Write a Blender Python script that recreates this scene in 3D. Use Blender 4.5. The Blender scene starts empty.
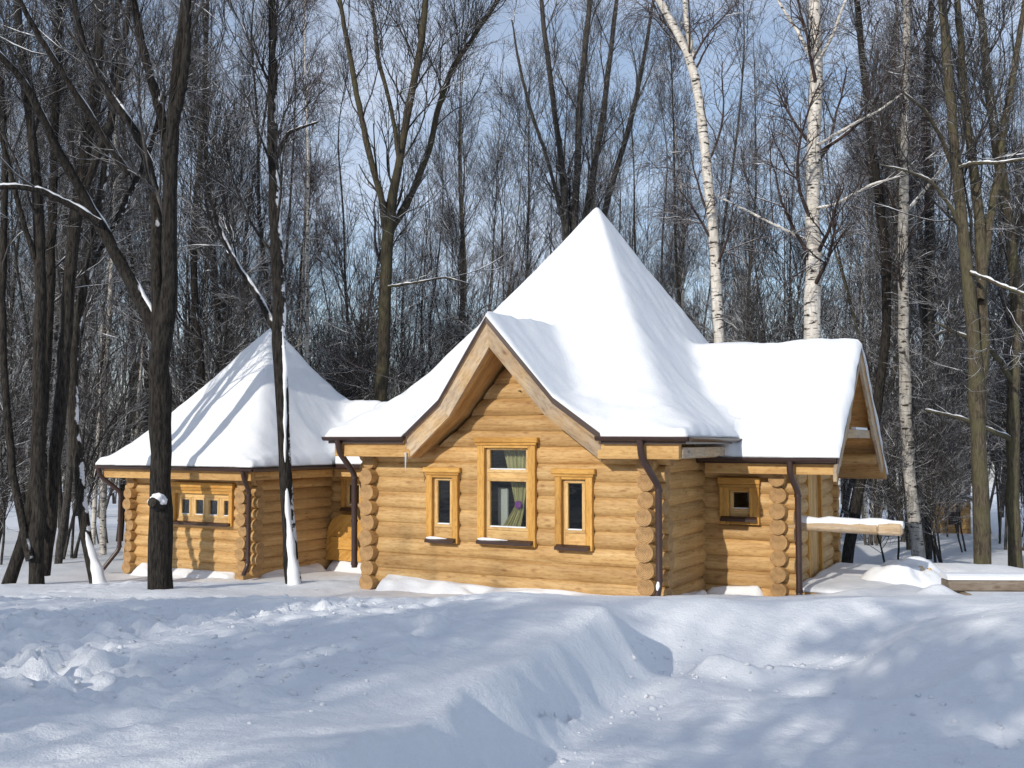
import bpy, math, random
import numpy as np

R = math.radians
SC = bpy.context.scene
COL = SC.collection

# ------------------------------------------------------------------ camera
EYE = 2.25
F = 1000.0
PITCH = math.atan(56 / F)
cam_d = bpy.data.cameras.new('camera')
cam = bpy.data.objects.new('camera', cam_d)
COL.objects.link(cam)
cam.location = (0, 0, EYE)
cam.rotation_euler = (R(90) + PITCH, 0, 0)
cam_d.sensor_width = 36
cam_d.lens = 36 * F / 1024
cam_d.clip_start = 0.1
cam_d.clip_end = 2000
SC.camera = cam

# ------------------------------------------------------------------ light
SUN_EL = 23.5
SUN_TRAVEL = 33.0          # direction the light travels, measured from +Y towards +X
sx, sy = -math.sin(R(SUN_TRAVEL)), -math.cos(R(SUN_TRAVEL))      # towards the sun
sun_d = bpy.data.lights.new('sun', 'SUN')
sun_d.energy = 3.7
sun_d.angle = R(0.5)
sun_d.color = (1.0, 0.93, 0.82)
sun = bpy.data.objects.new('sun', sun_d)
COL.objects.link(sun)
sun.rotation_euler = (R(90 - SUN_EL), 0, math.atan2(sx, -sy))
sun.location = (sx * 50, sy * 50, 40)

world = bpy.data.worlds.new('World')
SC.world = world
world.use_nodes = True
wn, wl = world.node_tree.nodes, world.node_tree.links
wn.clear()
wo = wn.new('ShaderNodeOutputWorld')
bg = wn.new('ShaderNodeBackground')
sky = wn.new('ShaderNodeTexSky')
sky.sky_type = 'NISHITA'
sky.sun_disc = False
sky.sun_elevation = R(SUN_EL)
sky.sun_rotation = math.atan2(sx, sy)
sky.altitude = 200
sky.air_density = 1.0
sky.dust_density = 0.6
sky.ozone_density = 1.6
SKY = 0.15
bg.inputs['Strength'].default_value = SKY
tc = wn.new('ShaderNodeTexCoord')
mp = wn.new('ShaderNodeMapping'); mp.inputs['Scale'].default_value = (2.2, 2.2, 5.5)
nz = wn.new('ShaderNodeTexNoise'); nz.inputs['Scale'].default_value = 1.5; nz.inputs['Detail'].default_value = 6
cr = wn.new('ShaderNodeValToRGB')
cr.color_ramp.elements[0].position = 0.40; cr.color_ramp.elements[0].color = (0.20, 0.20, 0.20, 1)
cr.color_ramp.elements[1].position = 0.72; cr.color_ramp.elements[1].color = (0.72, 0.72, 0.72, 1)
mx = wn.new('ShaderNodeMix'); mx.data_type = 'RGBA'
mx.inputs['B'].default_value = (5.6, 6.1, 7.2, 1)
wl.new(tc.outputs['Generated'], mp.inputs['Vector']); wl.new(mp.outputs['Vector'], nz.inputs['Vector'])
wl.new(nz.outputs['Fac'], cr.inputs['Fac']); wl.new(cr.outputs['Color'], mx.inputs['Factor'])
wl.new(sky.outputs['Color'], mx.inputs['A']); wl.new(mx.outputs['Result'], bg.inputs['Color'])
wl.new(bg.outputs['Background'], wo.inputs['Surface'])

SC.view_settings.view_transform = 'Standard'
SC.view_settings.look = 'None'
SC.view_settings.gamma = 1
SC.view_settings.exposure = -0.13
try:
    SC.view_settings.use_curve_mapping = False
except Exception:
    pass
SC.render.engine = 'CYCLES'
SC.cycles.max_bounces = 5
SC.cycles.diffuse_bounces = 3
SC.cycles.transparent_max_bounces = 8
SC.cycles.use_denoising = True
SC.cycles.use_adaptive_sampling = True
SC.cycles.adaptive_threshold = 0.02


def at(px, py, Y):
    """a world point at depth Y that the photograph shows at pixel (px, py)"""
    cp, sp = math.cos(PITCH), math.sin(PITCH)
    a, b = (px - 512) / F, (384 - py) / F
    dx, dy, dz = a, cp - b * sp, sp + b * cp
    s = Y / dy
    return np.array((dx * s, Y, EYE + dz * s))


# ------------------------------------------------------------------ noise
def vnoise(x, y, seed=0):
    xi, yi = np.floor(x), np.floor(y)
    fx, fy = x - xi, y - yi
    fx, fy = fx * fx * fx * (fx * (fx * 6 - 15) + 10), fy * fy * fy * (fy * (fy * 6 - 15) + 10)

    def h(a, b):
        n = np.sin(a * 127.1 + b * 311.7 + seed * 74.7) * 43758.5453
        return n - np.floor(n)
    return ((h(xi, yi) * (1 - fx) + h(xi + 1, yi) * fx) * (1 - fy)
            + (h(xi, yi + 1) * (1 - fx) + h(xi + 1, yi + 1) * fx) * fy) * 2 - 1


def fbm(x, y, s, octv=4, seed=0, gain=0.5):
    t, a = 0, 1.0
    c, d = math.cos(0.6), math.sin(0.6)
    for k in range(octv):
        t = t + a * vnoise(x / s, y / s, seed + k)
        a *= gain
        s *= 0.5
        x, y = x * c - y * d + 3.1, x * d + y * c - 1.7
    return t


def sstep(a, b, x):
    t = np.clip((x - a) / (b - a), 0, 1)
    return t * t * (3 - 2 * t)


def smax(a, b, k):
    h = np.clip(k - np.abs(a - b), 0, None) / k
    return np.maximum(a, b) + h * h * k * 0.25


# ------------------------------------------------------------------ materials
MATS = {}


def new_mat(name):
    m = bpy.data.materials.new(name)
    m.use_nodes = True
    nt = m.node_tree
    b = nt.nodes['Principled BSDF']
    MATS[name] = m
    return m, nt.nodes, nt.links, b


def ramp(n, stops):
    r = n.new('ShaderNodeValToRGB')
    e = r.color_ramp.elements
    while len(e) < len(stops):
        e.new(0.5)
    for el, (p, c) in zip(e, stops):
        el.position = p
        el.color = (c[0], c[1], c[2], 1) if not isinstance(c, (int, float)) else (c, c, c, 1)
    return r


def noise(n, l, vec, scale, detail=4, rough=0.55, dist=0.0):
    t = n.new('ShaderNodeTexNoise')
    t.inputs['Scale'].default_value = scale
    t.inputs['Detail'].default_value = detail
    t.inputs['Roughness'].default_value = rough
    t.inputs['Distortion'].default_value = dist
    if vec is not None:
        l.new(vec, t.inputs['Vector'])
    return t


def mixc(n, l, fac, a, b, mode='MIX'):
    m = n.new('ShaderNodeMix')
    m.data_type = 'RGBA'
    m.blend_type = mode
    for key, v in (('Factor', fac), ('A', a), ('B', b)):
        s = [i for i in m.inputs if i.name == key and (i.type == 'RGBA' or key == 'Factor' and i.type == 'VALUE')][0]
        if isinstance(v, bpy.types.NodeSocket):
            l.new(v, s)
        elif isinstance(v, (int, float)):
            s.default_value = v
        else:
            s.default_value = (v[0], v[1], v[2], 1)
    return [o for o in m.outputs if o.type == 'RGBA'][0]


def math_n(n, l, op, a, b=None, c=None):
    m = n.new('ShaderNodeMath')
    m.operation = op
    for i, v in enumerate((a, b, c)):
        if v is None:
            continue
        if isinstance(v, bpy.types.NodeSocket):
            l.new(v, m.inputs[i])
        else:
            m.inputs[i].default_value = v
    return m.outputs[0]


def bump(n, l, b, h, strength, dist):
    u = n.new('ShaderNodeBump')
    u.inputs['Strength'].default_value = strength
    u.inputs['Distance'].default_value = dist
    l.new(h, u.inputs['Height'])
    l.new(u.outputs['Normal'], b.inputs['Normal'])
    return u


def mat_snow(name, rough_amt=1.0, col=(0.82, 0.84, 0.87)):
    m, n, l, b = new_mat(name)
    tcn = n.new('ShaderNodeTexCoord')
    v = tcn.outputs['Object']
    a = noise(n, l, v, 3.0, 6, 0.6)
    f = noise(n, l, v, 24.0, 5, 0.7)
    g = noise(n, l, v, 95.0, 3, 0.65)
    h = math_n(n, l, 'MULTIPLY_ADD', f.outputs['Fac'], 0.62, math_n(n, l, 'MULTIPLY', a.outputs['Fac'], 1.0))
    h = math_n(n, l, 'MULTIPLY_ADD', g.outputs['Fac'], 0.26, h)
    cc = ramp(n, [(0.3, (col[0] * .96, col[1] * .965, col[2] * .97)), (0.65, col)])
    l.new(a.outputs['Fac'], cc.inputs['Fac'])
    l.new(cc.outputs['Color'], b.inputs['Base Color'])
    b.inputs['Roughness'].default_value = 0.75
    b.inputs['Specular IOR Level'].default_value = 0.25
    bump(n, l, b, h, 0.6 * rough_amt, 0.03)
    return m


def mat_wood(name, dark, mid, light, knot=0.5, along=1.1, across=16, rough=0.6, grey=None, seed=0.0):
    """planed or peeled timber; the grain follows the point attribute 'wuv' = (along, across, depth), 'rnd' varies per log"""
    m, n, l, b = new_mat(name)
    at_ = n.new('ShaderNodeAttribute'); at_.attribute_name = 'wuv'
    rn = n.new('ShaderNodeAttribute'); rn.attribute_name = 'rnd'
    mpn = n.new('ShaderNodeMapping')
    mpn.inputs['Scale'].default_value = (along, across, across)
    l.new(at_.outputs['Vector'], mpn.inputs['Vector'])
    off = n.new('ShaderNodeVectorMath'); off.operation = 'ADD'
    cb = n.new('ShaderNodeCombineXYZ')
    l.new(math_n(n, l, 'MULTIPLY', rn.outputs['Fac'], 37.0), cb.inputs[0])
    l.new(math_n(n, l, 'MULTIPLY', rn.outputs['Fac'], 91.0), cb.inputs[1])
    l.new(mpn.outputs['Vector'], off.inputs[0]); l.new(cb.outputs['Vector'], off.inputs[1])
    g = noise(n, l, off.outputs['Vector'], 1.0, 7, 0.62, 0.5)
    c = ramp(n, [(0.28, dark), (0.5, mid), (0.74, light)])
    l.new(g.outputs['Fac'], c.inputs['Fac'])
    col = c.outputs['Color']
    # large soft stains along the timber
    mp2 = n.new('ShaderNodeMapping'); mp2.inputs['Scale'].default_value = (0.7, 3.0, 3.0)
    l.new(at_.outputs['Vector'], mp2.inputs['Vector'])
    off2 = n.new('ShaderNodeVectorMath'); off2.operation = 'ADD'
    l.new(mp2.outputs['Vector'], off2.inputs[0]); l.new(cb.outputs['Vector'], off2.inputs[1])
    st = noise(n, l, off2.outputs['Vector'], 1.6, 5, 0.6)
    sr = ramp(n, [(0.33, (0.78, 0.72, 0.66)), (0.58, (1.0, 1.0, 1.0)), (0.8, (1.12, 1.1, 1.06))])
    l.new(st.outputs['Fac'], sr.inputs['Fac'])
    col = mixc(n, l, 1.0, col, sr.outputs['Color'], 'MULTIPLY')
    # each log its own tone
    tr = ramp(n, [(0.0, (0.80, 0.76, 0.72)), (0.5, (1.0, 1.0, 1.0)), (1.0, (1.1, 1.06, 1.0))])
    l.new(rn.outputs['Fac'], tr.inputs['Fac'])
    col = mixc(n, l, 0.9, col, tr.outputs['Color'], 'MULTIPLY')
    # fine flecks from the plane and scattered knots
    mp3 = n.new('ShaderNodeMapping'); mp3.inputs['Scale'].default_value = (9, 34, 34)
    l.new(at_.outputs['Vector'], mp3.inputs['Vector'])
    fl = noise(n, l, mp3.outputs['Vector'], 1.0, 3, 0.6)
    fr = ramp(n, [(0.36, (0.74, 0.67, 0.6)), (0.5, (1, 1, 1))])
    l.new(fl.outputs['Fac'], fr.inputs['Fac'])
    col = mixc(n, l, 0.75, col, fr.outputs['Color'], 'MULTIPLY')
    if knot > 0:
        mp4 = n.new('ShaderNodeMapping'); mp4.inputs['Scale'].default_value = (2.6, 6.0, 6.0)
        l.new(at_.outputs['Vector'], mp4.inputs['Vector'])
        off4 = n.new('ShaderNodeVectorMath'); off4.operation = 'ADD'
        l.new(mp4.outputs['Vector'], off4.inputs[0]); l.new(cb.outputs['Vector'], off4.inputs[1])
        vo = n.new('ShaderNodeTexVoronoi'); vo.feature = 'F1'; vo.inputs['Scale'].default_value = 1.0
        l.new(off4.outputs['Vector'], vo.inputs['Vector'])
        kr = ramp(n, [(0.06, (0.16, 0.09, 0.05)), (0.13, (0.75, 0.6, 0.5)), (0.2, (1, 1, 1))])
        l.new(vo.outputs['Distance'], kr.inputs['Fac'])
        col = mixc(n, l, knot, col, kr.outputs['Color'], 'MULTIPLY')
    if grey:
        gn = noise(n, l, at_.outputs['Vector'], 1.7, 4, 0.6)
        gr = ramp(n, [(0.35, 0.0), (0.75, 0.85)])
        l.new(gn.outputs['Fac'], gr.inputs['Fac'])
        bw = n.new('ShaderNodeRGBToBW'); l.new(col, bw.inputs['Color'])
        gc = mixc(n, l, 1.0, bw.outputs['Val'], grey, 'MULTIPLY')
        col = mixc(n, l, gr.outputs['Color'], col, gc)
    l.new(col, b.inputs['Base Color'])
    b.inputs['Roughness'].default_value = rough
    b.inputs['Specular IOR Level'].default_value = 0.3
    hh = math_n(n, l, 'ADD', g.outputs['Fac'], math_n(n, l, 'MULTIPLY', fl.outputs['Fac'], 0.6))
    bump(n, l, b, hh, 0.45, 0.008)
    return m


def mat_endgrain(name, c0, c1):
    m, n, l, b = new_mat(name)
    at_ = n.new('ShaderNodeAttribute'); at_.attribute_name = 'wuv'
    nz_ = noise(n, l, at_.outputs['Vector'], 7, 4, 0.6)
    ln = n.new('ShaderNodeVectorMath'); ln.operation = 'LENGTH'
    l.new(at_.outputs['Vector'], ln.inputs[0])
    w = math_n(n, l, 'SINE', math_n(n, l, 'MULTIPLY_ADD', ln.outputs['Value'], 260.0, math_n(n, l, 'MULTIPLY', nz_.outputs['Fac'], 9.0)))
    w = math_n(n, l, 'MULTIPLY_ADD', w, 0.16, nz_.outputs['Fac'])
    c = ramp(n, [(0.25, c0), (0.7, c1)])
    l.new(w, c.inputs['Fac'])
    l.new(c.outputs['Color'], b.inputs['Base Color'])
    b.inputs['Roughness'].default_value = 0.8
    return m


def mat_plain(name, c, rough=0.5, metal=0.0, var=0.12, scale=8, spec=0.4, bumpk=0.0):
    m, n, l, b = new_mat(name)
    tcn = n.new('ShaderNodeTexCoord')
    t = noise(n, l, tcn.outputs['Object'], scale, 5, 0.6)
    r = ramp(n, [(0.3, tuple(x * (1 - var) for x in c)), (0.7, tuple(min(1, x * (1 + var)) for x in c))])
    l.new(t.outputs['Fac'], r.inputs['Fac']); l.new(r.outputs['Color'], b.inputs['Base Color'])
    b.inputs['Roughness'].default_value = rough
    b.inputs['Metallic'].default_value = metal
    b.inputs['Specular IOR Level'].default_value = spec
    if bumpk:
        bump(n, l, b, t.outputs['Fac'], bumpk, 0.02)
    return m


def mat_bark(name, c0, c1, snow=0.5, lichen=None, birch=False, scale=1.0, side=0.0):
    """bark; snow lies on whatever points up, and in patches on the wind side"""
    m, n, l, b = new_mat(name)
    tcn = n.new('ShaderNodeTexCoord')
    oi = n.new('ShaderNodeObjectInfo')
    av = n.new('ShaderNodeVectorMath'); av.operation = 'ADD'
    l.new(tcn.outputs['Object'], av.inputs[0])
    cb = n.new('ShaderNodeCombineXYZ')
    l.new(math_n(n, l, 'MULTIPLY', oi.outputs['Random'], 50.0), cb.inputs[2])
    l.new(cb.outputs[0], av.inputs[1])
    v = av.outputs[0]
    mpn = n.new('ShaderNodeMapping')
    mpn.inputs['Scale'].default_value = (9 * scale, 9 * scale, 3.0 * scale) if birch else (30 * scale, 30 * scale, 6 * scale)
    l.new(v, mpn.inputs['Vector'])
    t = noise(n, l, mpn.outputs['Vector'], 1.0, 6, 0.65)
    c = ramp(n, [(0.38, c0), (0.64, c1)])
    l.new(t.outputs['Fac'], c.inputs['Fac'])
    col = c.outputs['Color']
    if birch:
        mb_ = n.new('ShaderNodeMapping'); mb_.inputs['Scale'].default_value = (5, 5, 17)
        l.new(v, mb_.inputs['Vector'])
        k = noise(n, l, mb_.outputs['Vector'], 1.0, 3, 0.6)
        kr = ramp(n, [(0.56, 0.0), (0.62, 1.0)])
        l.new(k.outputs['Fac'], kr.inputs['Fac'])
        mb2 = n.new('ShaderNodeMapping'); mb2.inputs['Scale'].default_value = (1.2, 1.2, 46)
        l.new(v, mb2.inputs['Vector'])
        k2 = noise(n, l, mb2.outputs['Vector'], 1.0, 2, 0.5)
        kr2 = ramp(n, [(0.63, 0.0), (0.68, 0.7)])
        l.new(k2.outputs['Fac'], kr2.inputs['Fac'])
        kk = math_n(n, l, 'MAXIMUM', kr.outputs['Color'], kr2.outputs['Color'])
        col = mixc(n, l, kk, col, (0.035, 0.03, 0.027))
    if lichen:
        ln = noise(n, l, v, 2.2, 5, 0.6)
        lr = ramp(n, [(0.42, 0.0), (0.66, 0.85)])
        l.new(ln.outputs['Fac'], lr.inputs['Fac'])
        col = mixc(n, l, lr.outputs['Color'], col, lichen)
    tone = math_n(n, l, 'MULTIPLY_ADD', oi.outputs['Random'], 0.5, 0.75)
    col = mixc(n, l, 1.0, col, tone, 'MULTIPLY')
    geo = n.new('ShaderNodeNewGeometry')
    sp = n.new('ShaderNodeSeparateXYZ'); l.new(geo.outputs['Normal'], sp.inputs[0])
    sn = noise(n, l, v, 2.6, 4, 0.6)
    up = math_n(n, l, 'ADD', sp.outputs['Z'], math_n(n, l, 'MULTIPLY_ADD', sn.outputs['Fac'], 1.5, -0.75))
    sr = ramp(n, [(1.0 - snow - 0.06, 0.0), (1.0 - snow + 0.06, 1.0)])
    l.new(up, sr.inputs['Fac'])
    fac = sr.outputs['Color']
    if side:
        dp = n.new('ShaderNodeVectorMath'); dp.operation = 'DOT_PRODUCT'
        l.new(geo.outputs['Normal'], dp.inputs[0]); dp.inputs[1].default_value = (0.93, -0.1, 0.35)
        s2 = noise(n, l, v, 3.4, 5, 0.65)
        q = math_n(n, l, 'ADD', dp.outputs['Value'], math_n(n, l, 'MULTIPLY_ADD', s2.outputs['Fac'], 2.4, -1.5))
        qr = ramp(n, [(1.0 - side, 0.0), (1.0 - side + 0.1, 1.0)])
        l.new(q, qr.inputs['Fac'])
        fac = math_n(n, l, 'MAXIMUM', fac, qr.outputs['Color'])
    col = mixc(n, l, fac, col, (0.84, 0.86, 0.9))
    l.new(col, b.inputs['Base Color'])
    b.inputs['Roughness'].default_value = 0.9
    b.inputs['Specular IOR Level'].default_value = 0.15
    bump(n, l, b, t.outputs['Fac'], 0.9, 0.05)
    return m


def mat_glass(name):
    m, n, l, b = new_mat(name)
    n.remove(b)
    out = n['Material Output']
    tr = n.new('ShaderNodeBsdfTransparent'); tr.inputs['Color'].default_value = (0.80, 0.83, 0.82, 1)
    gl = n.new('ShaderNodeBsdfGlossy'); gl.inputs['Roughness'].default_value = 0.02
    fz = n.new('ShaderNodeFresnel'); fz.inputs['IOR'].default_value = 1.5
    ms = n.new('ShaderNodeMixShader')
    l.new(math_n(n, l, 'MULTIPLY_ADD', fz.outputs[0], 0.9, 0.0), ms.inputs[0])
    l.new(tr.outputs[0], ms.inputs[1]); l.new(gl.outputs[0], ms.inputs[2]); l.new(ms.outputs[0], out.inputs['Surface'])
    return m


SNOW = mat_snow('snow')
ROOFSNOW = mat_snow('roof snow', 0.6)
LOG = mat_wood('peeled log', (0.40, 0.235, 0.088), (0.545, 0.352, 0.15), (0.64, 0.45, 0.225), 0.45)
LOGEND = mat_endgrain('log end grain', (0.20, 0.11, 0.045), (0.46, 0.28, 0.12))
PINE = mat_wood('new pine board', (0.47, 0.27, 0.095), (0.60, 0.38, 0.15), (0.68, 0.46, 0.21), 0.4, across=22)
CASING = mat_wood('golden casing board', (0.46, 0.235, 0.05), (0.58, 0.32, 0.08), (0.65, 0.40, 0.12), 0.2, across=26)
SASH = mat_wood('pale sash timber', (0.60, 0.38, 0.15), (0.68, 0.46, 0.2), (0.74, 0.53, 0.26), 0.1, across=30)
SOFFIT = mat_wood('soffit board', (0.44, 0.23, 0.08), (0.55, 0.32, 0.12), (0.62, 0.39, 0.17), 0.5, across=9)
BARGE = mat_wood('weathered barge board', (0.44, 0.30, 0.16), (0.57, 0.42, 0.25), (0.64, 0.50, 0.33), 0.6, across=18, grey=(1.0, 0.90, 0.78))
GREYWOOD = mat_wood('grey timber', (0.16, 0.13, 0.10), (0.24, 0.20, 0.16), (0.33, 0.29, 0.24), 0.5, across=14)
DARKMETAL = mat_plain('brown sheet metal', (0.045, 0.024, 0.02), 0.35, 0.0, 0.2, 6, 0.5)
GLASS = mat_glass('window glass')
STONE = mat_plain('dark plinth stone', (0.10, 0.085, 0.075), 0.9, 0, 0.5, 9, 0.2, 0.8)
BARK_D = mat_bark('dark bark', (0.012, 0.011, 0.010), (0.052, 0.046, 0.040), 0.40)
BARK_S = mat_bark('dark bark with wind packed snow', (0.012, 0.011, 0.010), (0.052, 0.046, 0.040), 0.5, side=0.42)
BARK_G = mat_bark('grey bark', (0.024, 0.023, 0.022), (0.095, 0.088, 0.080), 0.42)
BARK_L = mat_bark('greenish bark', (0.040, 0.033, 0.024), (0.135, 0.112, 0.080), 0.36, lichen=(0.105, 0.098, 0.055))
BIRCH = mat_bark('birch bark', (0.50, 0.46, 0.41), (0.72, 0.69, 0.64), 0.25, birch=True)
BIRCH_S = mat_bark('spotted birch bark', (0.30, 0.28, 0.25), (0.60, 0.57, 0.52), 0.25, birch=True)
TWIG = mat_bark('twig', (0.023, 0.022, 0.022), (0.094, 0.088, 0.086), 0.38, scale=0.5)
TWIG_B = mat_bark('birch twig', (0.035, 0.026, 0.024), (0.085, 0.062, 0.058), 0.24, scale=0.5)


FROST = mat_bark('frosted shoots', (0.026, 0.024, 0.024), (0.100, 0.091, 0.088), 0.42, scale=0.5)


# ------------------------------------------------------------------ objects
def tag(o, label=None, cat=None, group=None, kind=None):
    if label: o['label'] = label
    if cat: o['category'] = cat
    if group: o['group'] = group
    if kind: o['kind'] = kind
    return o


def empty(name, loc, rz=0.0):
    o = bpy.data.objects.new(name, None)
    COL.objects.link(o)
    o.location = loc
    o.rotation_euler = (0, 0, rz)
    o.empty_display_size = 0.3
    return o


def np_mesh(name, V, quads=None, tris=None, smooth=True):
    me = bpy.data.meshes.new(name)
    V = np.ascontiguousarray(V, dtype=np.float32)
    me.vertices.add(len(V))
    me.vertices.foreach_set('co', V.ravel())
    nq = 0 if quads is None else len(quads)
    nt = 0 if tris is None else len(tris)
    li = []
    if nq: li.append(np.asarray(quads, dtype=np.int32).ravel())
    if nt: li.append(np.asarray(tris, dtype=np.int32).ravel())
    li = np.concatenate(li)
    me.loops.add(len(li))
    me.loops.foreach_set('vertex_index', li)
    me.polygons.add(nq + nt)
    st = np.concatenate([np.arange(nq) * 4, nq * 4 + np.arange(nt) * 3]).astype(np.int32)
    me.polygons.foreach_set('loop_start', st)
    me.polygons.foreach_set('use_smooth', np.full(nq + nt, smooth, dtype=bool))
    me.update(calc_edges=True)
    me.validate()
    return me


def link(name, me, parent=None, mats=()):
    o = bpy.data.objects.new(name, me)
    for m in mats:
        me.materials.append(m)
    COL.objects.link(o)
    if parent is not None:
        o.parent = parent
    return o


class MB:
    """collects boxes, prisms, tubes and logs; build() links them as one mesh"""
    def __init__(s):
        s.v, s.f, s.m, s.sm, s.w, s.r = [], [], [], [], [], []

    def add(s, verts, faces, wuv, rnd=0.5, mat=0, smooth=False):
        o = len(s.v)
        s.v += [tuple(p) for p in verts]
        s.w += [tuple(p) for p in wuv]
        s.r += [rnd] * len(verts)
        for f in faces:
            s.f.append(tuple(i + o for i in f))
            s.m.append(mat); s.sm.append(smooth)

    def box(s, lo, hi, mat=0, rnd=None, along=None, bev=0.0):
        lo, hi = np.minimum(lo, hi), np.maximum(lo, hi)
        d = hi - lo
        if along is None:
            along = int(np.argmax(d))
        oth = [i for i in range(3) if i != along]
        rnd = random.random() if rnd is None else rnd
        b = min(bev, 0.3 * min(d))
        if b <= 0:
            vs = [np.array((lo[0] if i & 1 == 0 else hi[0], lo[1] if i & 2 == 0 else hi[1], lo[2] if i & 4 == 0 else hi[2])) for i in range(8)]
            fs = [(0, 2, 3, 1), (4, 5, 7, 6), (0, 1, 5, 4), (2, 6, 7, 3), (0, 4, 6, 2), (1, 3, 7, 5)]
            s.add(vs, fs, [(p[along], p[oth[0]], p[oth[1]]) for p in vs], rnd, mat)
            return
        vs, idx = [], {}
        for i in range(8):
            c = [(hi if i >> a & 1 else lo)[a] for a in range(3)]
            sg = [-1 if i >> a & 1 else 1 for a in range(3)]
            for a in range(3):
                p = [c[k] + (0 if k == a else sg[k] * b) for k in range(3)]
                idx[(i, a)] = len(vs); vs.append(np.array(p))
        fs = []
        for a in range(3):
            u, w = [k for k in range(3) if k != a]
            for sd in (0, 1):
                q = []
                for (p, r_) in ((0, 0), (1, 0), (1, 1), (0, 1)):
                    q.append(idx[((sd << a) | (p << u) | (r_ << w), a)])
                fs.append(tuple(q if (sd == 1) == (a != 1) else q[::-1]))
        for a in range(3):                       # edges along axis a
            u, w = [k for k in range(3) if k != a]
            for p in (0, 1):
                for r_ in (0, 1):
                    i0 = (p << u) | (r_ << w); i1 = i0 | (1 << a)
                    fs.append((idx[(i0, u)], idx[(i1, u)], idx[(i1, w)], idx[(i0, w)]))
        for i in range(8):
            fs.append((idx[(i, 0)], idx[(i, 1)], idx[(i, 2)]))
        s.add(vs, fs, [(p[along], p[oth[0]], p[oth[1]]) for p in vs], rnd, mat)

    def prism(s, poly, axis, a0, a1, mat=0, rnd=None, capmat=None):
        """polygon in the two other axes (in order) pushed along axis from a0 to a1"""
        oth = [i for i in range(3) if i != axis]
        rnd = random.random() if rnd is None else rnd
        n = len(poly)
        vs = []
        for a in (a0, a1):
            for p in poly:
                q = [0, 0, 0]; q[axis] = a; q[oth[0]] = p[0]; q[oth[1]] = p[1]
                vs.append(q)
        fs = [(i, (i + 1) % n, (i + 1) % n + n, i + n) for i in range(n)]
        P = np.array(poly, dtype=float)
        d = P[int(np.argmax(np.linalg.norm(P - P[0], axis=1)))] - P[0]
        d = d / (np.linalg.norm(d) + 1e-9)
        w = []
        for q in vs:
            p2 = np.array((q[oth[0]], q[oth[1]]))
            w.append((p2 @ d, p2 @ np.array((-d[1], d[0])), q[axis]))
        s.add(vs, fs, w, rnd, mat)
        s.add(vs, [tuple(range(n))[::-1], tuple(range(n, 2 * n))], w, rnd, mat if capmat is None else capmat)

    def tube(s, pts, rad, S=10, mat=0, caps=True, rnd=0.5, endmat=None):
        P = np.array(pts, dtype=float)
        r = np.full(len(P), rad) if np.isscalar(rad) else np.array(rad, dtype=float)
        T = np.gradient(P, axis=0); T /= np.linalg.norm(T, axis=1)[:, None] + 1e-9
        mt = T.mean(0)
        ref = np.array((0, 0, 1.0)) if abs(mt[2]) < 0.8 * np.linalg.norm(mt) else np.array((1.0, 0, 0))
        A = np.cross(T, ref); A /= np.linalg.norm(A, axis=1)[:, None] + 1e-9
        B = np.cross(T, A)
        th = np.arange(S) / S * 2 * math.pi
        V = P[:, None] + r[:, None, None] * (np.cos(th)[None, :, None] * A[:, None] + np.sin(th)[None, :, None] * B[:, None])
        L = np.concatenate([[0], np.cumsum(np.linalg.norm(np.diff(P, axis=0), axis=1))])
        K = len(P)
        w = [(L[k], th[j] * r[k], 0) for k in range(K) for j in range(S)]
        fs = [(k * S + j, k * S + (j + 1) % S, (k + 1) * S + (j + 1) % S, (k + 1) * S + j) for k in range(K - 1) for j in range(S)]
        s.add(V.reshape(-1, 3), fs, w, rnd, mat, True)
        if caps:
            for k, od in ((0, -1), (K - 1, 1)):
                we = [(math.cos(t) * r[k], math.sin(t) * r[k], 0) for t in th]
                s.add(list(V[k]), [tuple(range(S))[::od]], we, rnd, mat if endmat is None else endmat)

    def build(s, name, mats, parent=None):
        me = bpy.data.meshes.new(name)
        me.from_pydata([tuple(map(float, p)) for p in s.v], [], s.f)
        mats = mats if isinstance(mats, (list, tuple)) else [mats]
        for m in mats:
            me.materials.append(m)
        me.polygons.foreach_set('material_index', s.m)
        me.polygons.foreach_set('use_smooth', s.sm)
        a = me.attributes.new('wuv', 'FLOAT_VECTOR', 'POINT')
        a.data.foreach_set('vector', np.array(s.w, dtype=np.float32).ravel())
        b = me.attributes.new('rnd', 'FLOAT', 'POINT')
        b.data.foreach_set('value', np.array(s.r, dtype=np.float32))
        me.update()
        o = bpy.data.objects.new(name, me)
        COL.objects.link(o)
        if parent is not None:
            o.parent = parent
        return o


random.seed(4)
rng0 = np.random.default_rng(11)

# ------------------------------------------------------------------ ground
DPROF = np.array([(-60, 1.6), (0, 1.28), (3.5, 1.06), (5.5, .86), (7, .77), (9, .68), (10.4, .57), (12, .32), (13.5, .09), (15, -.06), (17, -.20), (20, -.62),
                  (25, -.85), (30, -1.05), (45, -1.8), (60, -2.6), (120, -5.2), (400, -16)])
RPROF = np.array([(-60, .5), (5, .32), (7, .27), (8.5, .17), (9.5, .16), (400, .16)])
XL = np.array([(-60, -2), (0, -1.3), (2.5, -1.0), (4.1, -.66), (5.6, -.38), (7.2, .26), (8.2, .60), (9, .72), (10.4, 1.0), (14, 1.6)])
XR = np.array([(-60, 14), (5.6, 14), (6.2, 7.0), (6.8, 4.9), (7.4, 4.3), (9, 4.6), (10.4, 5.0), (14, 6.5)])


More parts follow.
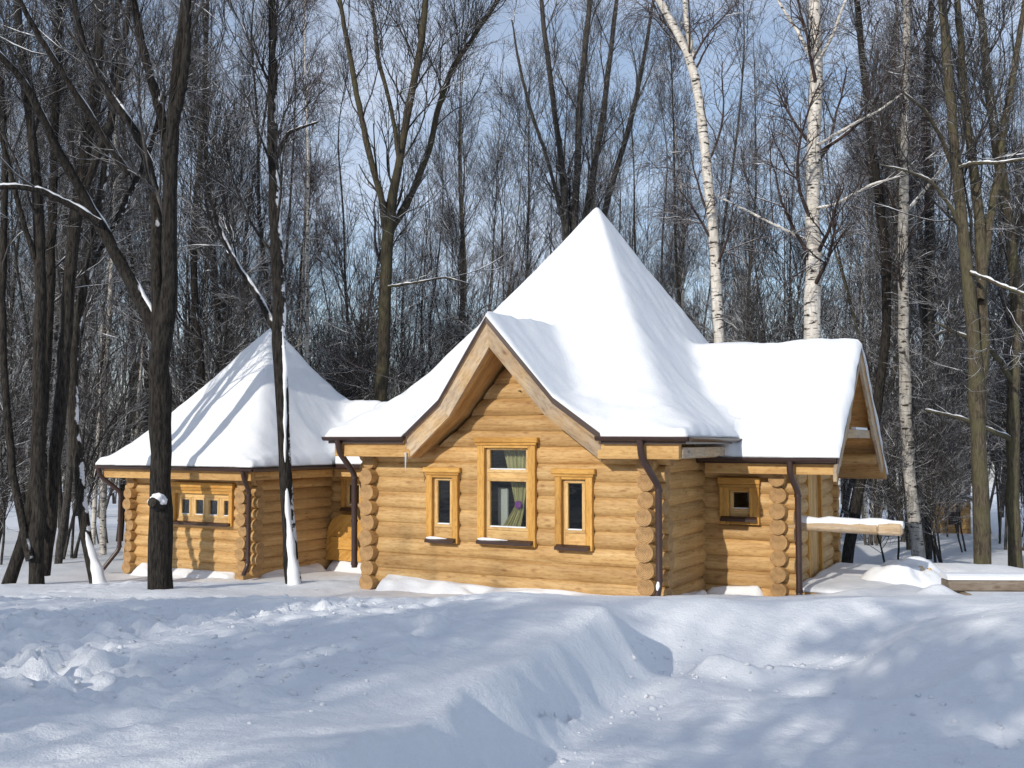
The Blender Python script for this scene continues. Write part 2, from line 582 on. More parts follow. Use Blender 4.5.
def ground_z(x, y, detail=True):
    x, y = np.asarray(x, float), np.asarray(y, float)
    base = np.interp(y, DPROF[:, 0], DPROF[:, 1])
    road = np.interp(y, RPROF[:, 0], RPROF[:, 1])
    xl = np.interp(y, XL[:, 0], XL[:, 1]) + 0.12 * fbm(x * 0, y, 0.9, 3, 5)
    xr = np.interp(y, XR[:, 0], XR[:, 1]) + 0.18 * fbm(x * 0, y, 1.1, 3, 8)
    wl_ = 0.44 + 0.35 * sstep(8.0, 10, y)
    mask = np.clip((x - xl) / wl_, 0, 1)
    mask = (0.30 * mask * mask * (3 - 2 * mask) + 0.70 * np.sin(mask * math.pi / 2) ** 1.45)
    back = 1 - sstep(8.9, 10.5, y + 0.12 * fbm(x, y * 0, 1.3, 3, 15))
    mask = mask * sstep(-0.1, 2.1, xr - x + 0.25 * fbm(x, y, 1.1, 3, 17)) * back
    top = base + 0.07 * fbm(x, y, 2.6, 3, 21) * sstep(-5, 5, y) * (1 - sstep(25, 60, y)) + 0.25 * fbm(x, y, 14, 3, 2) * sstep(24, 40, y)
    top = top + 0.10 * sstep(2.5, 5.5, x) * np.exp(-((y - 12.5) / 2.2) ** 2) + 0.12 * sstep(2.6, 4.2, x) * np.exp(-((y - 8.6) / 1.8) ** 2)
    # the ploughed bank swells to a tall heap at its far end
    dx = x - xl + 0.62
    hump = np.where(dx < 0, np.exp(-(dx / 1.7) ** 2), np.exp(-(dx / 0.75) ** 2)) * np.exp(-((y - 9.1) / np.where(y < 9.1, 2.1, 1.5)) ** 2)
    top = top + 0.17 * hump * (1 - sstep(0.6, 2.0, dx))
    z = top * (1 - mask) + road * mask
    # chunks and ridges thrown up where the trench meets the road
    for (cx, cy, rx, ry, h) in ((1.75, 8.7, .20, .2, .20), (2.3, 8.6, .42, .2, .16), (1.95, 8.5, .15, .13, .08), (1.1, 8.3, .7, .35, .14), (2.3, 7.5, .9, .22, .12),
                                (1.4, 7.9, .6, .25, .07), (3.1, 7.1, .8, .25, .10), (5.35, 12.7, .22, .22, .16), (7.9, 16.8, 1.4, 1.0, .30), (4.9, 14.0, .5, .4, .10), (5.6, 14.6, .4, .5, .14),
                                (6.6, 17.0, .9, .7, .2), (-4.2, 13.2, 1.6, .5, .05)):
        z = z + h * np.exp(-((x - cx) / rx) ** 2 - ((y - cy) / ry) ** 2)
    # a drift against the log walls of the cabin (in front of it)
    if detail:
        near = (1 - sstep(16, 26, y)) * sstep(1.5, 3, y)
        # trampled, clotted snow on the left plateau
        b1 = np.exp(-((y - (9.2 + 0.25 * x)) / 0.9) ** 2) + np.exp(-((y - (6.6 + 0.12 * x)) / 1.3) ** 2) * 1.1 + np.exp(-((y - (11.8 + .15 * x)) / .5) ** 2) * .7
        patch = sstep(-0.35, 0.35, fbm(x, y, 1.8, 3, 33))
        tram = (b1 + .35) * patch * (1 - mask) * sstep(0.2, 1.4, xl - x) * near
        tram = tram + 0.5 * np.exp(-((x - 3.4 - 0.25 * y * 0) / 1.0) ** 2 - ((y - 6.4) / 1.3) ** 2)
        z = z + tram * (0.028 * fbm(x, y, 0.42, 4, 40, 0.65) + 0.052 * fbm(x, y, 0.20, 3, 41, .65) - .015) + b1 * (1 - mask) * near * sstep(0.2, 1.4, xl - x) * 0.020 * fbm(x, y, 0.14, 3, 43)
        z = z + mask * near * (0.014 * fbm(x + 0.4 * y, y * 1.4 - 0.4 * x, 0.55, 5, 50, .6) + 0.012 * fbm(x * 0.6, y * 1.4, 0.3, 4, 51, .6) * sstep(-.1, .4, fbm(x * .5, y * 1.5, 1.2, 2, 52)))
        z = z + near * (0.012 * fbm(x, y, 0.7, 4, 60) + 0.004 * fbm(x, y, 0.12, 3, 61))
        # vertical scoops left by the plough blade on the bank's wall
        wall = mask * (1 - mask) * 4 * (1 - sstep(9.5, 11, y)) * sstep(1.2, .4, x - xl)
        z = z + wall * near * (0.035 * fbm(x * 0.4, y, 0.8, 4, 70) + .02 * fbm(x, y, .3, 3, 71))
        # cracks where the bank has slumped, and sweeping scrape lines on the road
        cw = xl + 0.16 + 0.05 * fbm(x * 0, y, 0.35, 3, 80)
        z = z - 0.13 * np.exp(-((x - cw) / 0.035) ** 2) * sstep(4.2, 4.6, y) * sstep(5.6, 5.3, y) * sstep(-.5, .2, fbm(x * 0, y, .5, 2, 81))
        z = z - 0.10 * np.exp(-((x - cw - .05) / 0.035) ** 2) * sstep(6.4, 6.6, y) * sstep(7.3, 7.0, y)
        rr0 = np.hypot(x - 5.2, (y - 1.0) * 0.9)
        z = z + mask * near * 0.012 * np.maximum(0, fbm(rr0 * 6, np.arctan2(y - 1.0, x - 5.2) * 1.5, 1.0, 3, 82)) * sstep(8.2, 6.8, y) * sstep(-.2, .3, fbm(x, y, 1.3, 2, 83))
    return z


def gz(x, y):
    return float(ground_z(np.array([x]), np.array([y]))[0])


def graded(segs):
    out = []
    for a, b, st in segs:
        out.append(np.arange(a, b - 1e-6, st))
    out.append(np.array([segs[-1][1]]))
    return np.concatenate(out)


gx = graded([(-320, -120, 20), (-120, -40, 5), (-40, -14, 1.0), (-14, -7, .14), (-7, 8, .035), (8, 14, .14), (14, 40, 1.0), (40, 120, 5), (120, 320, 20)])
gy = graded([(-60, -20, 5), (-20, 2, .8), (2, 3.5, .08), (3.5, 11, .03), (11, 18, .06), (18, 30, .3), (30, 60, 1.2), (60, 120, 5), (120, 400, 20)])
GX, GY = np.meshgrid(gx, gy)
GZ = ground_z(GX, GY)
nx, ny = len(gx), len(gy)
I = np.arange(nx * ny).reshape(ny, nx)
Q = np.stack([I[:-1, :-1], I[:-1, 1:], I[1:, 1:], I[1:, :-1]], -1).reshape(-1, 4)
tag(link('ground', np_mesh('ground', np.stack([GX, GY, GZ], -1).reshape(-1, 3), Q), None, [SNOW]), kind='structure')

# ------------------------------------------------------------------ log building helpers
PITCH_L = 0.24
LR = 0.146


def log_wall(mb, axis, fixed, a0, a1, z0, n, openings=(), ext=(0.27, 0.27), clip=None, ztop=None, extfn=None):
    """a stack of round logs along x or y; openings = (a0, a1, z0, z1); clip(z) -> (lo, hi) limits of the run at height z"""
    S = 18
    th = np.arange(S) / S * 2 * math.pi
    for i in range(n):
        zc = z0 + PITCH_L * (i + 0.5)
        rr = random.uniform(-0.004, 0.008)
        e0 = ext[0] + (random.uniform(-.05, .05) if ext[0] else 0)
        e1 = ext[1] + (random.uniform(-.05, .05) if ext[1] else 0)
        if extfn:
            x0_, x1_ = extfn(i, e0, e1)
        else:
            x0_, x1_ = e0, e1
        segs = [(a0 - x0_, a1 + x1_)]
        for (o0, o1, oz0, oz1) in openings:
            if oz0 < zc < oz1:
                ns = []
                for (p, q) in segs:
                    if o1 <= p or o0 >= q:
                        ns.append((p, q)); continue
                    if o0 > p: ns.append((p, o0))
                    if o1 < q: ns.append((o1, q))
                segs = ns
        esc = (random.uniform(.80, .90), random.uniform(.80, .90))
        rnd = random.random()
        dz = random.uniform(-.006, .006)
        for (p, q) in segs:
            K = max(2, int((q - p) / 0.35) + 1)
            A = np.unique(np.concatenate([np.linspace(p, q, K), [a for a in (a0 - .13, a0 + .12, a1 - .12, a1 + .13) if p < a < q]])); K = len(A)
            ph = random.random() * 100
            V, W = [], []
            for k in range(K):
                rnd_end = A[k] < a0 - .10 or A[k] > a1 + .10
                ex = 1.0 if rnd_end else 0.68
                es = esc[0 if A[k] < a0 else 1] if rnd_end else 1.0
                wob = 0.004 * math.sin(A[k] * 1.9 + ph) + 0.003 * math.sin(A[k] * 4.7 + ph * 2)
                for t in th:
                    r_ = (LR + rr + wob + 0.002 * math.sin(3 * t + ph)) * es
                    z = zc + dz + r_ * math.sin(t)
                    a = A[k]
                    if clip:
                        lo, hi = clip(z)
                        a = min(max(a, lo), hi) if hi > lo else 0.5 * (lo + hi)
                    ct = math.cos(t)
                    o = fixed + r_ * math.copysign(abs(ct) ** ex, ct)
                    V.append((a, o, z) if axis == 'x' else (o, a, z))
                    W.append((A[k], t * LR, 0))
            fl = axis == 'x'
            fs = []
            for k in range(K - 1):
                for j in range(S):
                    f = (k * S + j, k * S + (j + 1) % S, (k + 1) * S + (j + 1) % S, (k + 1) * S + j)
                    fs.append(f if not fl else f[::-1])
            mb.add(V, fs, W, rnd, 0, True)
            for k in (0, K - 1):
                ring = V[k * S:(k + 1) * S]
                we = [(math.cos(t) * LR + .001 * ph, math.sin(t) * LR, 0) for t in th]
                rev = (k == 0) != fl
                mb.add(ring, [tuple(range(S))[::-1] if rev else tuple(range(S))], we, rnd, 1)


def window(parent, cx, z0, z1, w, panes, wall, ears=0.05, lintel=True, lh=0.09, cas=0.105, sill=True, depth=0.10, sill_snow=True,
           mull=(), tilt=0.0, cas_mat=None):
    """a casing on a wall that faces -y at y=wall; panes = (x0, x1, z0, z1) lists; everything in the building's own space"""
    cas_mat = cas_mat or CASING
    x0, x1 = cx - w / 2, cx + w / 2
    y0, y1 = wall - 0.055, wall + 0.02
    m = MB()
    m.box((x0, y0, z0), (x0 + cas, y1, z1), along=2, bev=.006)
    m.box((x1 - cas, y0, z0), (x1, y1, z1), along=2, bev=.006)
    m.box((x0 + cas, y0 + .004, z0), (x1 - cas, y1, z0 + cas * 0.55), along=0, bev=.006)
    m.box((x0 + cas, y0 + .004, z1 - lh), (x1 - cas, y1, z1), along=0, bev=.006)
    if lintel:
        m.box((x0 - ears, y0 - .03, z1 - .01), (x1 + ears, y1, z1 + lh * 0.75), along=0, bev=.01)
        m.box((x0 - ears * .5, y0 - .018, z1 - lh * 0.55), (x1 + ears * .5, y0, z1 - .012), along=0, bev=.008)
    win = m.build('window', cas_mat, parent)
    # lining boards into the wall thickness
    m = MB()
    lo, hi = x0 + cas * 0.6, x1 - cas * 0.6
    yb = wall + depth + .14
    zb, zt = z0 + cas * 0.45, z1 - lh * 0.6
    m.box((lo - .03, y1 + .001, zb), (lo, yb, zt), along=2)
    m.box((hi, y1 + .001, zb), (hi + .03, yb, zt), along=2)
    m.box((lo - .03, y1 + .001, zt), (hi + .03, yb, zt + .03), along=0)
    m.box((lo - .03, y1 + .001, zb - .03), (hi + .03, yb, zb), along=0)
    m.build('frame', SASH, win)
    # sash bars around every pane
    ys0, ys1 = wall + 0.022, wall + 0.075
    zs = sorted(panes, key=lambda p: p[2])
    m = MB()
    sb = 0.05
    pads = 0.0
    xs_all0, xs_all1 = lo, hi
    m2 = MB()
    for (p0, p1, q0, q1) in panes:
        m.box((p0 - sb, ys0 - .012, q0), (p0, ys1, q1), along=2, bev=.005)
        m.box((p1, ys0 - .012, q0), (p1 + sb, ys1, q1), along=2, bev=.005)
        m.box((p0 - sb, ys0 - .012, q1), (p1 + sb, ys1, q1 + sb), along=0, bev=.005)
        m.box((p0 - sb, ys0 - .012, q0 - sb), (p1 + sb, ys1, q0), along=0, bev=.005)
        if sill_snow:
            m2 = MB()
            m2.prism([(ys0 - .02, q0 - .001), (ys0 + .02, q0 - .001), (ys0 + .02, q0 + .016), (ys0 - .014, q0 + .010)], 0, p0 + .002, p1 - .002)
            m2.build('sash_snow', ROOFSNOW, win)
    # filler rails between the sashes and the lining
    fx0, fx1 = min(p[0] for p in panes) - sb, max(p[1] for p in panes) + sb
    fz0, fz1 = min(p[2] for p in panes) - sb, max(p[3] for p in panes) + sb
    if fx0 - lo > .01: m.box((lo, ys0, zb), (fx0 - .002, ys1, zt), along=2)
    if hi - fx1 > .01: m.box((fx1 + .002, ys0, zb), (hi, ys1, zt), along=2)
    if zt - fz1 > .01: m.box((fx0, ys0, fz1 + .002), (fx1, ys1, zt), along=0)
    if fz0 - zb > .01: m.box((fx0, ys0, zb), (fx1, ys1, fz0 - .002), along=0)
    for (b0, b1, c0, c1) in mull:
        m.box((b0, ys0 - .02, c0), (b1, ys1, c1), bev=.004)
    for pa in panes:
        for pb in panes:
            if abs(pa[0] - pb[0]) < .01 and pb[2] > pa[3]:
                m.box((fx0, ys0, pa[3] + sb + .001), (fx1, ys1, pb[2] - sb - .001), along=0)
    rowp = sorted(panes)
    for pa, pb in zip(rowp[:-1], rowp[1:]):
        if pb[0] - pa[1] > 2 * sb + .004:
            m.box((pa[1] + sb + .001, ys0, fz0), (pb[0] - sb - .001, ys1, fz1), along=2)
    m.build('sash', SASH, win)
    g = MB()
    for (p0, p1, q0, q1) in panes:
        g.box((p0 - .01, ys0 + .022, q0 - .01), (p1 + .01, ys0 + .030, q1 + .01))
    g.build('pane', GLASS, win)
    if sill:
        m = MB()
        zt_ = z0 + cas * 0.95
        m.prism([(y0 - .085, zt_ - .055), (y0 - .002, zt_ - .02), (y0 - .002, zt_ - .075), (y0 - .085, zt_ - .095)], 0, x0 + .03, x1 - .03)
        si_ = m.build('sill', DARKMETAL, win)
        if depth > .1:
            m = MB(); xm = x0 + .05 + (w - .1) * random.uniform(.55, .95)
            m.tube([(x0 + .04, y0 - .04, zt_ - .028), (x0 + .12, y0 - .04, zt_ - .026), ((x0 + xm) / 2, y0 - .038, zt_ - .026), (xm, y0 - .035, zt_ - .028)], [.012, .026, .022, .004], 8)
            m.build('sill_snow', ROOFSNOW, win)
    return win


def grid_mesh(X, Y, Z0, Z1=None):
    """top sheet Z0 with skirts down to Z1 along the border, or a closed slab when both are full"""
    ny_, nx_ = X.shape
    I_ = np.arange(nx_ * ny_).reshape(ny_, nx_)
    q = np.stack([I_[:-1, :-1], I_[:-1, 1:], I_[1:, 1:], I_[1:, :-1]], -1).reshape(-1, 4)
    V = np.stack([X, Y, Z0], -1).reshape(-1, 3)
    V2 = np.stack([X, Y, Z1], -1).reshape(-1, 3)
    N = nx_ * ny_
    q2 = q[:, ::-1] + N
    ring = np.concatenate([I_[0, :], I_[1:, -1], I_[-1, -2::-1], I_[-2:0:-1, 0]])
    nxt = np.roll(ring, -1)
    sk = np.stack([ring + N, nxt + N, nxt, ring], -1)
    return np.concatenate([V, V2]), q, q2, sk


def set_wuv(me, V, along):
    a = me.attributes.new('wuv', 'FLOAT_VECTOR', 'POINT')
    o = [0, 1, 2]; o.remove(along)
    a.data.foreach_set('vector', np.ascontiguousarray(np.stack([V[:, along], V[:, o[0]], V[:, o[1]]], -1), dtype=np.float32).ravel())
    b = me.attributes.new('rnd', 'FLOAT', 'POINT')
    b.data.foreach_set('value', np.full(len(V), 0.5, dtype=np.float32))


def roof_pair(parent, X, Y, deck, snow, edge, along=0, dk=0.085, push=None):
    """a boarded roof slab and the snow lying on it; edge = distance to the free edge (nan where the slab runs on into another roof)"""
    V, q, q2, sk = grid_mesh(X, Y, deck, deck - dk)
    me = np_mesh('roof', V, np.concatenate([q, q2, sk]), smooth=False)
    for m in (DARKMETAL, SOFFIT):
        me.materials.append(m)
    mi = np.concatenate([np.zeros(len(q)), np.ones(len(q2)), np.zeros(len(sk))]).astype(np.int32)
    me.polygons.foreach_set('material_index', mi)
    sm = np.concatenate([np.zeros(len(q), bool), np.ones(len(q2), bool), np.zeros(len(sk), bool)])
    me.polygons.foreach_set('use_smooth', sm)
    set_wuv(me, V, along)
    ro = link('roof', me, parent)
    e = np.clip(edge / 0.11, 0, 1)
    e = np.sqrt(1 - (1 - e) ** 2)
    vary = 1 + 0.22 * fbm(X, Y, 0.9, 3, 19)
    top = deck + 0.012 + (np.maximum(snow - deck, 0.03) + np.clip(snow - deck, 0.03, .2) * (vary - 1)) * (0.16 + 0.84 * e) + (0.022 * fbm(X, Y, 0.8, 4, 9) + .010 * fbm(X, Y, .22, 3, 14)) * e
    if push is not None:                    # the snow hangs a little over the eaves, unevenly
        k_ = np.exp(-np.clip(edge, 0, 9) / .07) * (1 + .7 * fbm(X * 1.3, Y * 1.3, .5, 3, 23))
        X, Y = X + push[0] * k_, Y + push[1] * k_
    V, q, q2, sk = grid_mesh(X, Y, top, deck + 0.006)
    me = np_mesh('snow_cover', V, np.concatenate([q, q2, sk]), smooth=True)
    me.materials.append(ROOFSNOW)
    link('snow_cover', me, ro)
    return ro


def gutter(parent, pts, r=0.062):
    """half round gutter along a polyline (local), open side up"""
    P = np.array(pts, float)
    S = 9
    mb = MB()
    for i in range(len(P) - 1):
        a, b = P[i], P[i + 1]
        d = (b - a) / np.linalg.norm(b - a)
        sd = np.array((d[1], -d[0], 0))
        ring = []
        for rad in (r, r - .008):
            ts = np.linspace(0, math.pi, S)
            ts = ts if rad == r else ts[::-1]
            ring += [(-math.cos(t) * rad, -math.sin(t) * rad) for t in ts]
        V = [p + sd * x + np.array((0, 0, z)) for p in (a, b) for (x, z) in ring]
        n = len(ring)
        fs = [(k, (k + 1) % n, (k + 1) % n + n, k + n) for k in range(n)]
        mb.add(V, fs, V, .5, 0, False)
        mb.add(V, [tuple(range(S)), tuple(range(n, n + S))[::-1]], V, .5, 0)
    return mb.build('gutter', DARKMETAL, parent)


def downpipe(parent, pts, r=0.048, shoe=True):
    P = [np.array(p, float) for p in pts]
    out = [P[0]]
    for i in range(1, len(P) - 1):                      # round each bend
        a, b, c = P[i - 1], P[i], P[i + 1]
        k = 0.07
        u = (a - b) / np.linalg.norm(a - b); v = (c - b) / np.linalg.norm(c - b)
        out += [b + u * k, b + (u + v) * k * 0.28, b + v * k]
    out.append(P[-1])
    m = MB()
    m.tube(out, r, 12)
    for i in range(len(P) - 1):
        d = P[i + 1] - P[i]
        L = np.linalg.norm(d)
        if L > 0.7:                                      # collars and brackets
            for t in (0.04, 0.5, 0.96):
                c = P[i] + d * t
                m.tube([c - d / L * .02, c + d / L * .02], r + .009, 12)
    dp = m.build('downpipe', DARKMETAL, parent)
    return dp


def ledge(parent, along, a0, a1, i0, i1, z0, z1, seed):
    """an uneven wedge of snow lying against a wall: from (i0, z0) at the wall to (i1, z1) at the front, running along x or y"""
    A, T_ = np.meshgrid(np.linspace(a0, a1, int((a1 - a0) / .06) + 2), np.linspace(0, 1, 12))
    reach = 1 + 0.22 * fbm(A, A * 0, .6, 3, seed)
    I_ = i0 + (i1 - i0) * T_ * reach
    Z_ = z0 + (z1 - z0) * T_ + .06 * np.sin(T_ * math.pi) * (1 + .8 * fbm(A, T_, .45, 3, seed + 5)) + .05 * (1 - T_) ** 2 * (1 + fbm(A, A * 0, .8, 2, seed + 7))
    end = np.minimum(A - a0, a1 - A)
    Z_ = z0 - .06 + (z1 - z0) * T_ + (Z_ - (z0 - .06 + (z1 - z0) * T_)) * np.sqrt(np.clip(end / .12, 0, 1))
    B_ = np.full_like(Z_, min(z0, z1) - .16)
    X_, Y_ = (A, I_) if along == 'x' else (I_, A)
    V, q, q2, sk = grid_mesh(X_, Y_, Z_, B_)
    link('ledge_snow', np_mesh('ledge_snow', V, np.concatenate([q, q2, sk])), parent, [ROOFSNOW])


# ------------------------------------------------------------------ the large cabin
TH = R(28)
cabin = empty('log_cabin', (1.95, 14.1, 0.0), -TH)
tag(cabin, 'large golden log cabin with a tall snowy pyramid roof, pointed front gable and porch wing', 'cabin')
OX = -2.13                                            # centre of the pointed front gable


def prof(s):                                          # top edge of the front gable, s = distance from its centre line
    return np.interp(np.abs(s), [0, .95, 1.62, 9], [4.02, 2.84, 2.34, -2.9])


def gable_half(z):                                    # half width of the front gable's inner space at height z
    return float(np.interp(z, [2.02, 2.50, 3.50], [1.48, .83, 0.0]))


def main_t(x, y):
    a, b = np.abs(x + 2.3) / 3.0, np.abs(y - 3.5) / 4.1
    p = 16.0
    t = np.minimum((a ** p + b ** p) ** (1 / p), 1.0)
    return t


def main_snow(x, y):
    t = main_t(x, y)
    t = np.sqrt(t * t + 0.0003)
    return np.interp(t, [0, .03, .25, .5, .68, .76, .86, 1.0, 1.05], [6.62, 6.43, 5.33, 4.16, 3.36, 3.06, 2.76, 2.44, 2.33])


def wing_deck_line(y):
    return 3.80 - np.abs(y - 3.85) * 0.815


def main_deck(x, y):
    return main_snow(x, y) - 0.16


# walls
WIN_F = [(-3.33, .67, 1.76, .57), (-2.21, .68, 2.22, .98), (-1.106, .67, 1.77, .59)]
mb = MB()
ops = [(cx - w / 2 + .06, cx + w / 2 - .06, z0 + .04, z1 - .03) for cx, z0, z1, w in WIN_F]
log_wall(mb, 'x', 0, -4.7, 0, -0.02, 9, ops, (.24, .27))
mb.build('log_wall', [LOG, LOGEND], cabin)
mb = MB()
log_wall(mb, 'x', 0, OX - 1.75, OX + 1.75, 2.14, 6, [(WIN_F[1][0] - .43, WIN_F[1][0] + .43, 0, 2.2)], (0, 0),
         clip=lambda z: (OX - gable_half(z), OX + gable_half(z)))
mb.build('gable_wall', [LOG, LOGEND], cabin)
for (xw, zz) in ((0, -0.14), (-4.7, -0.14)):
    mb = MB()
    log_wall(mb, 'y', xw, 0, 7, zz, 10, (), (.27, .2))
    mb.build('log_wall', [LOG, LOGEND], cabin)
mb = MB()
log_wall(mb, 'x', 7, -4.7, 0, -0.02, 10, (), (.2, .2))
mb.build('log_wall', [LOG, LOGEND], cabin)
# porch wing
WY0, WY1, WX1 = 2.19, 5.75, 1.30
mb = MB()
log_wall(mb, 'x', WY0, 0.1, WX1, -0.26, 9, [(.51, .95, 1.0, 1.56)], (0, .25))
mb.build('log_wall', [LOG, LOGEND], cabin)
mb = MB()


def wing_clip(z):
    h = max(0.0, (3.62 - z) / 0.815)
    return (3.85 - h, 3.85 + h) if z > 1.9 else (-9, 99)


log_wall(mb, 'y', WX1, WY0, WY1, -0.38, 17, [(3.45, 4.62, -1, 1.78)], (.25, .25), clip=wing_clip)
mb.build('log_wall', [LOG, LOGEND], cabin)
mb = MB()
log_wall(mb, 'x', WY1, 0.1, WX1, -0.26, 9, (), (0, .25))
mb.build('log_wall', [LOG, LOGEND], cabin)

# plinth and the snow lying on its ledge
mb = MB()
mb.box((-4.62, .04, -1.1), (-.08, 6.9, -.16))
mb.box((-.04, 2.25, -1.1), (1.24, 5.7, -.30))
mb.build('plinth', STONE, cabin)
mb = MB()
mb.prism([(-.13, -.02), (-.40, -.13), (-.40, -.17), (-.13, -.06)], 0, -4.45, -.20)
mb.prism([(WY0 - .13, -.13), (WY0 - .48, -.22), (WY0 - .48, -.26), (WY0 - .13, -.17)], 0, .16, 1.06)
mb.prism([(.12, -.08), (.40, -.19), (.40, -.23), (.12, -.13)], 1, .16, WY0 - .5)
fl = mb.build('flashing', DARKMETAL, cabin)
ledge(fl, 'x', -4.47, -.19, -.12, -.46, .03, -.14, 3)
ledge(fl, 'x', .15, 1.07, WY0 - .12, WY0 - .50, -.08, -.22, 8)
ledge(fl, 'y', .16, WY0 - .5, .12, .40, -.07, -.19, 12)

# main roof: columns follow the raked front edge of the gable
xs = np.unique(np.concatenate([np.linspace(-5.2, .72, 130), OX + np.array([-1.62, -.95, 0, .95, 1.62])]))
vs_ = np.concatenate([np.linspace(0, .3, 46)[:-1], np.linspace(.3, 1, 90)])
Xg = np.repeat(xs[None], len(vs_), 0)
vf = -0.62 - np.clip(prof(xs - OX) - 2.34, 0, None) * 0.20
Yg = vf[None] + vs_[:, None] * (7.6 - vf[None])
dorm = np.repeat(prof(xs - OX)[None], len(vs_), 0)
D0 = main_deck(Xg, Yg)
isg = np.abs(Xg - OX) <= 1.6201
deck = np.where(isg, np.maximum(D0, dorm), D0)
front = np.abs(Xg - OX) > 1.62
WS = wing_deck_line(Yg) + 0.17 - 0.05 * np.exp(-((Yg - 3.85) / .12) ** 2)
snow = smax(main_snow(Xg, Yg), np.where(isg, dorm + 0.08, -9), 0.30)
snow = np.where(snow > deck + .03, snow, deck + .03)
snowm = smax(snow, np.where(Xg > -1.6, WS, -9), 0.28) - .05 * sstep(.40, .72, Xg) * ((Yg > 2.15) & (Yg < 6.3))
edge_y = np.minimum(Yg - vf[None], 7.6 - Yg)
edge_x = np.minimum(Xg + 5.2, np.where((Yg > 2.1) & (Yg < 5.6), 9, .72 - Xg))
edge = np.minimum(edge_y * 1.0, edge_x)
roof_pair(cabin, Xg, Yg, deck, snowm, edge, along=1, push=(np.where(Xg < -4.9, -.04, 0) + np.where(Xg > .5, .04, 0), np.where(front & (Yg < 1), -.055, 0)))
# wing roof
xs2 = np.linspace(-.9, 2.27, 60)
ys2 = np.unique(np.concatenate([np.linspace(1.62, 6.55, 90), [3.85]]))
X2, Y2 = np.meshgrid(xs2, ys2)
deck2 = wing_deck_line(Y2)
S2 = smax(deck2 + 0.17, np.where(X2 < .72, main_snow(X2, Y2) - .02, -9), 0.28)
S2 = S2 - .03 * sstep(.55, .15, X2)
S2 = np.maximum(S2, deck2 + .04)
ridge_soft = -0.05 * np.exp(-((Y2 - 3.85) / .12) ** 2)
edge2 = np.minimum(np.minimum(Y2 - 1.62, 6.55 - Y2), (2.27 - X2) * 1.4)
roof_pair(cabin, X2, Y2, deck2, S2 + ridge_soft, edge2, along=0, push=(np.where(X2 > 2.1, .02, 0), np.where(Y2 < 2.2, -.055, 0)))

# barge boards of the front gable, raked forward towards the peak


BW = 0.225
GT = [np.array((0, 3.945)), np.array((.95, 2.765)), np.array((1.62, 2.265))]
gd1 = (GT[1] - GT[0]) / np.linalg.norm(GT[1] - GT[0]); gd2 = (GT[2] - GT[1]) / np.linalg.norm(GT[2] - GT[1])
gn1 = np.array((gd1[1], -gd1[0])); gn2 = np.array((gd2[1], -gd2[0]))
gnm = gn1 + gn2; gnm /= np.linalg.norm(gnm)
GB = [np.array((0, GT[0][1] - BW / abs(gn1[1]))), GT[1] + gnm * BW / (gnm @ gn1), np.array((GT[2][0] - .02, GT[2][1] - BW / abs(gn2[1]) - .02))]


def rake(z):
    return -0.62 - max(z - 2.265, -.4) * 0.20


def slab(m, quad, s_sign, ya, yb, rnd):
    """a board between four (s, z) corners, its depth running from ya(z) to yb(z)"""
    V = [(OX + s_sign * q[0], f(q[1]), q[1]) for f in (ya, yb) for q in quad]
    fs = [(0, 1, 2, 3), (7, 6, 5, 4), (0, 4, 5, 1), (1, 5, 6, 2), (2, 6, 7, 3), (3, 7, 4, 0)]
    if s_sign < 0:
        fs = [f[::-1] for f in fs]
    d = quad[1] - quad[0]; d = d / np.linalg.norm(d)
    W = [((np.array((abs(v[0] - OX), v[2])) @ d), (np.array((abs(v[0] - OX), v[2])) @ np.array((-d[1], d[0]))), v[1]) for v in V]
    m.add(V, fs, W, rnd)


def barge(s_sign):
    m = MB()
    for quad in ((GT[0], GT[1], GB[1], GB[0]), (GT[1], GT[2], GB[2], GB[1])):
        slab(m, quad, s_sign, lambda z: rake(z) + .03, lambda z: rake(z) + .085, random.random())
    return m.build('barge_board', BARGE, cabin)


def lining(s_sign):
    """the boards closing the underside of the gable overhang, from the barge back to the logs"""
    m = MB()
    nb = 6
    for (A_, B_) in ((GB[0], GB[1]), (GB[1], GB[2])):
        d = (B_ - A_) / np.linalg.norm(B_ - A_)
        nup = np.array((-d[1], d[0]))
        nup = nup if nup[1] > 0 else -nup
        for k in range(nb):
            f0, f1 = (k + .01) / nb, (k + .99) / nb
            slab(m, (A_ + nup * .034, B_ + nup * .034, B_ + nup * .014, A_ + nup * .014), s_sign,
                 lambda z: (rake(z) + .087) * (1 - f0) + .10 * f0, lambda z: (rake(z) + .087) * (1 - f1) + .10 * f1, random.random())
    return m.build('soffit', SOFFIT, cabin)


lining(-1); lining(1)
barge(-1); barge(1)
# boxed eaves: a fascia beam under the gutter and a soffit behind it
ez = 1.99
for (x0, x1) in ((-5.12, OX - 1.56), (OX + 1.56, .60)):
    m = MB(); m.box((x0, -.56, ez), (x1, -.44, ez + .26), bev=.006); m.build('fascia_beam', PINE, cabin)
    m = MB(); m.box((x0, -.438, ez + .09), (x1, .0, ez + .11)); m.build('soffit', SOFFIT, cabin)
m = MB(); m.box((.52, -.44, ez + .02), (.62, 1.75, ez + .16), bev=.006); m.box((.40, -.44, ez + .0), (.50, 1.9, ez + .07), bev=.006)
m.build('fascia_beam', BARGE, cabin)
m = MB(); m.box((.02, .1, ez + .075), (.395, 2.1, ez + .09)); m.build('soffit', SOFFIT, cabin)
m = MB(); m.box((-5.10, -.40, ez + .05), (-5.0, 7.4, ez + .22)); m.build('fascia_beam', PINE, cabin)
gutter(cabin, [(-5.26, -.66, 2.30), (OX - 1.60, -.66, 2.30)])
gutter(cabin, [(OX + 1.58, -.66, 2.30), (.77, -.66, 2.29), (.77, 1.86, 2.27)])
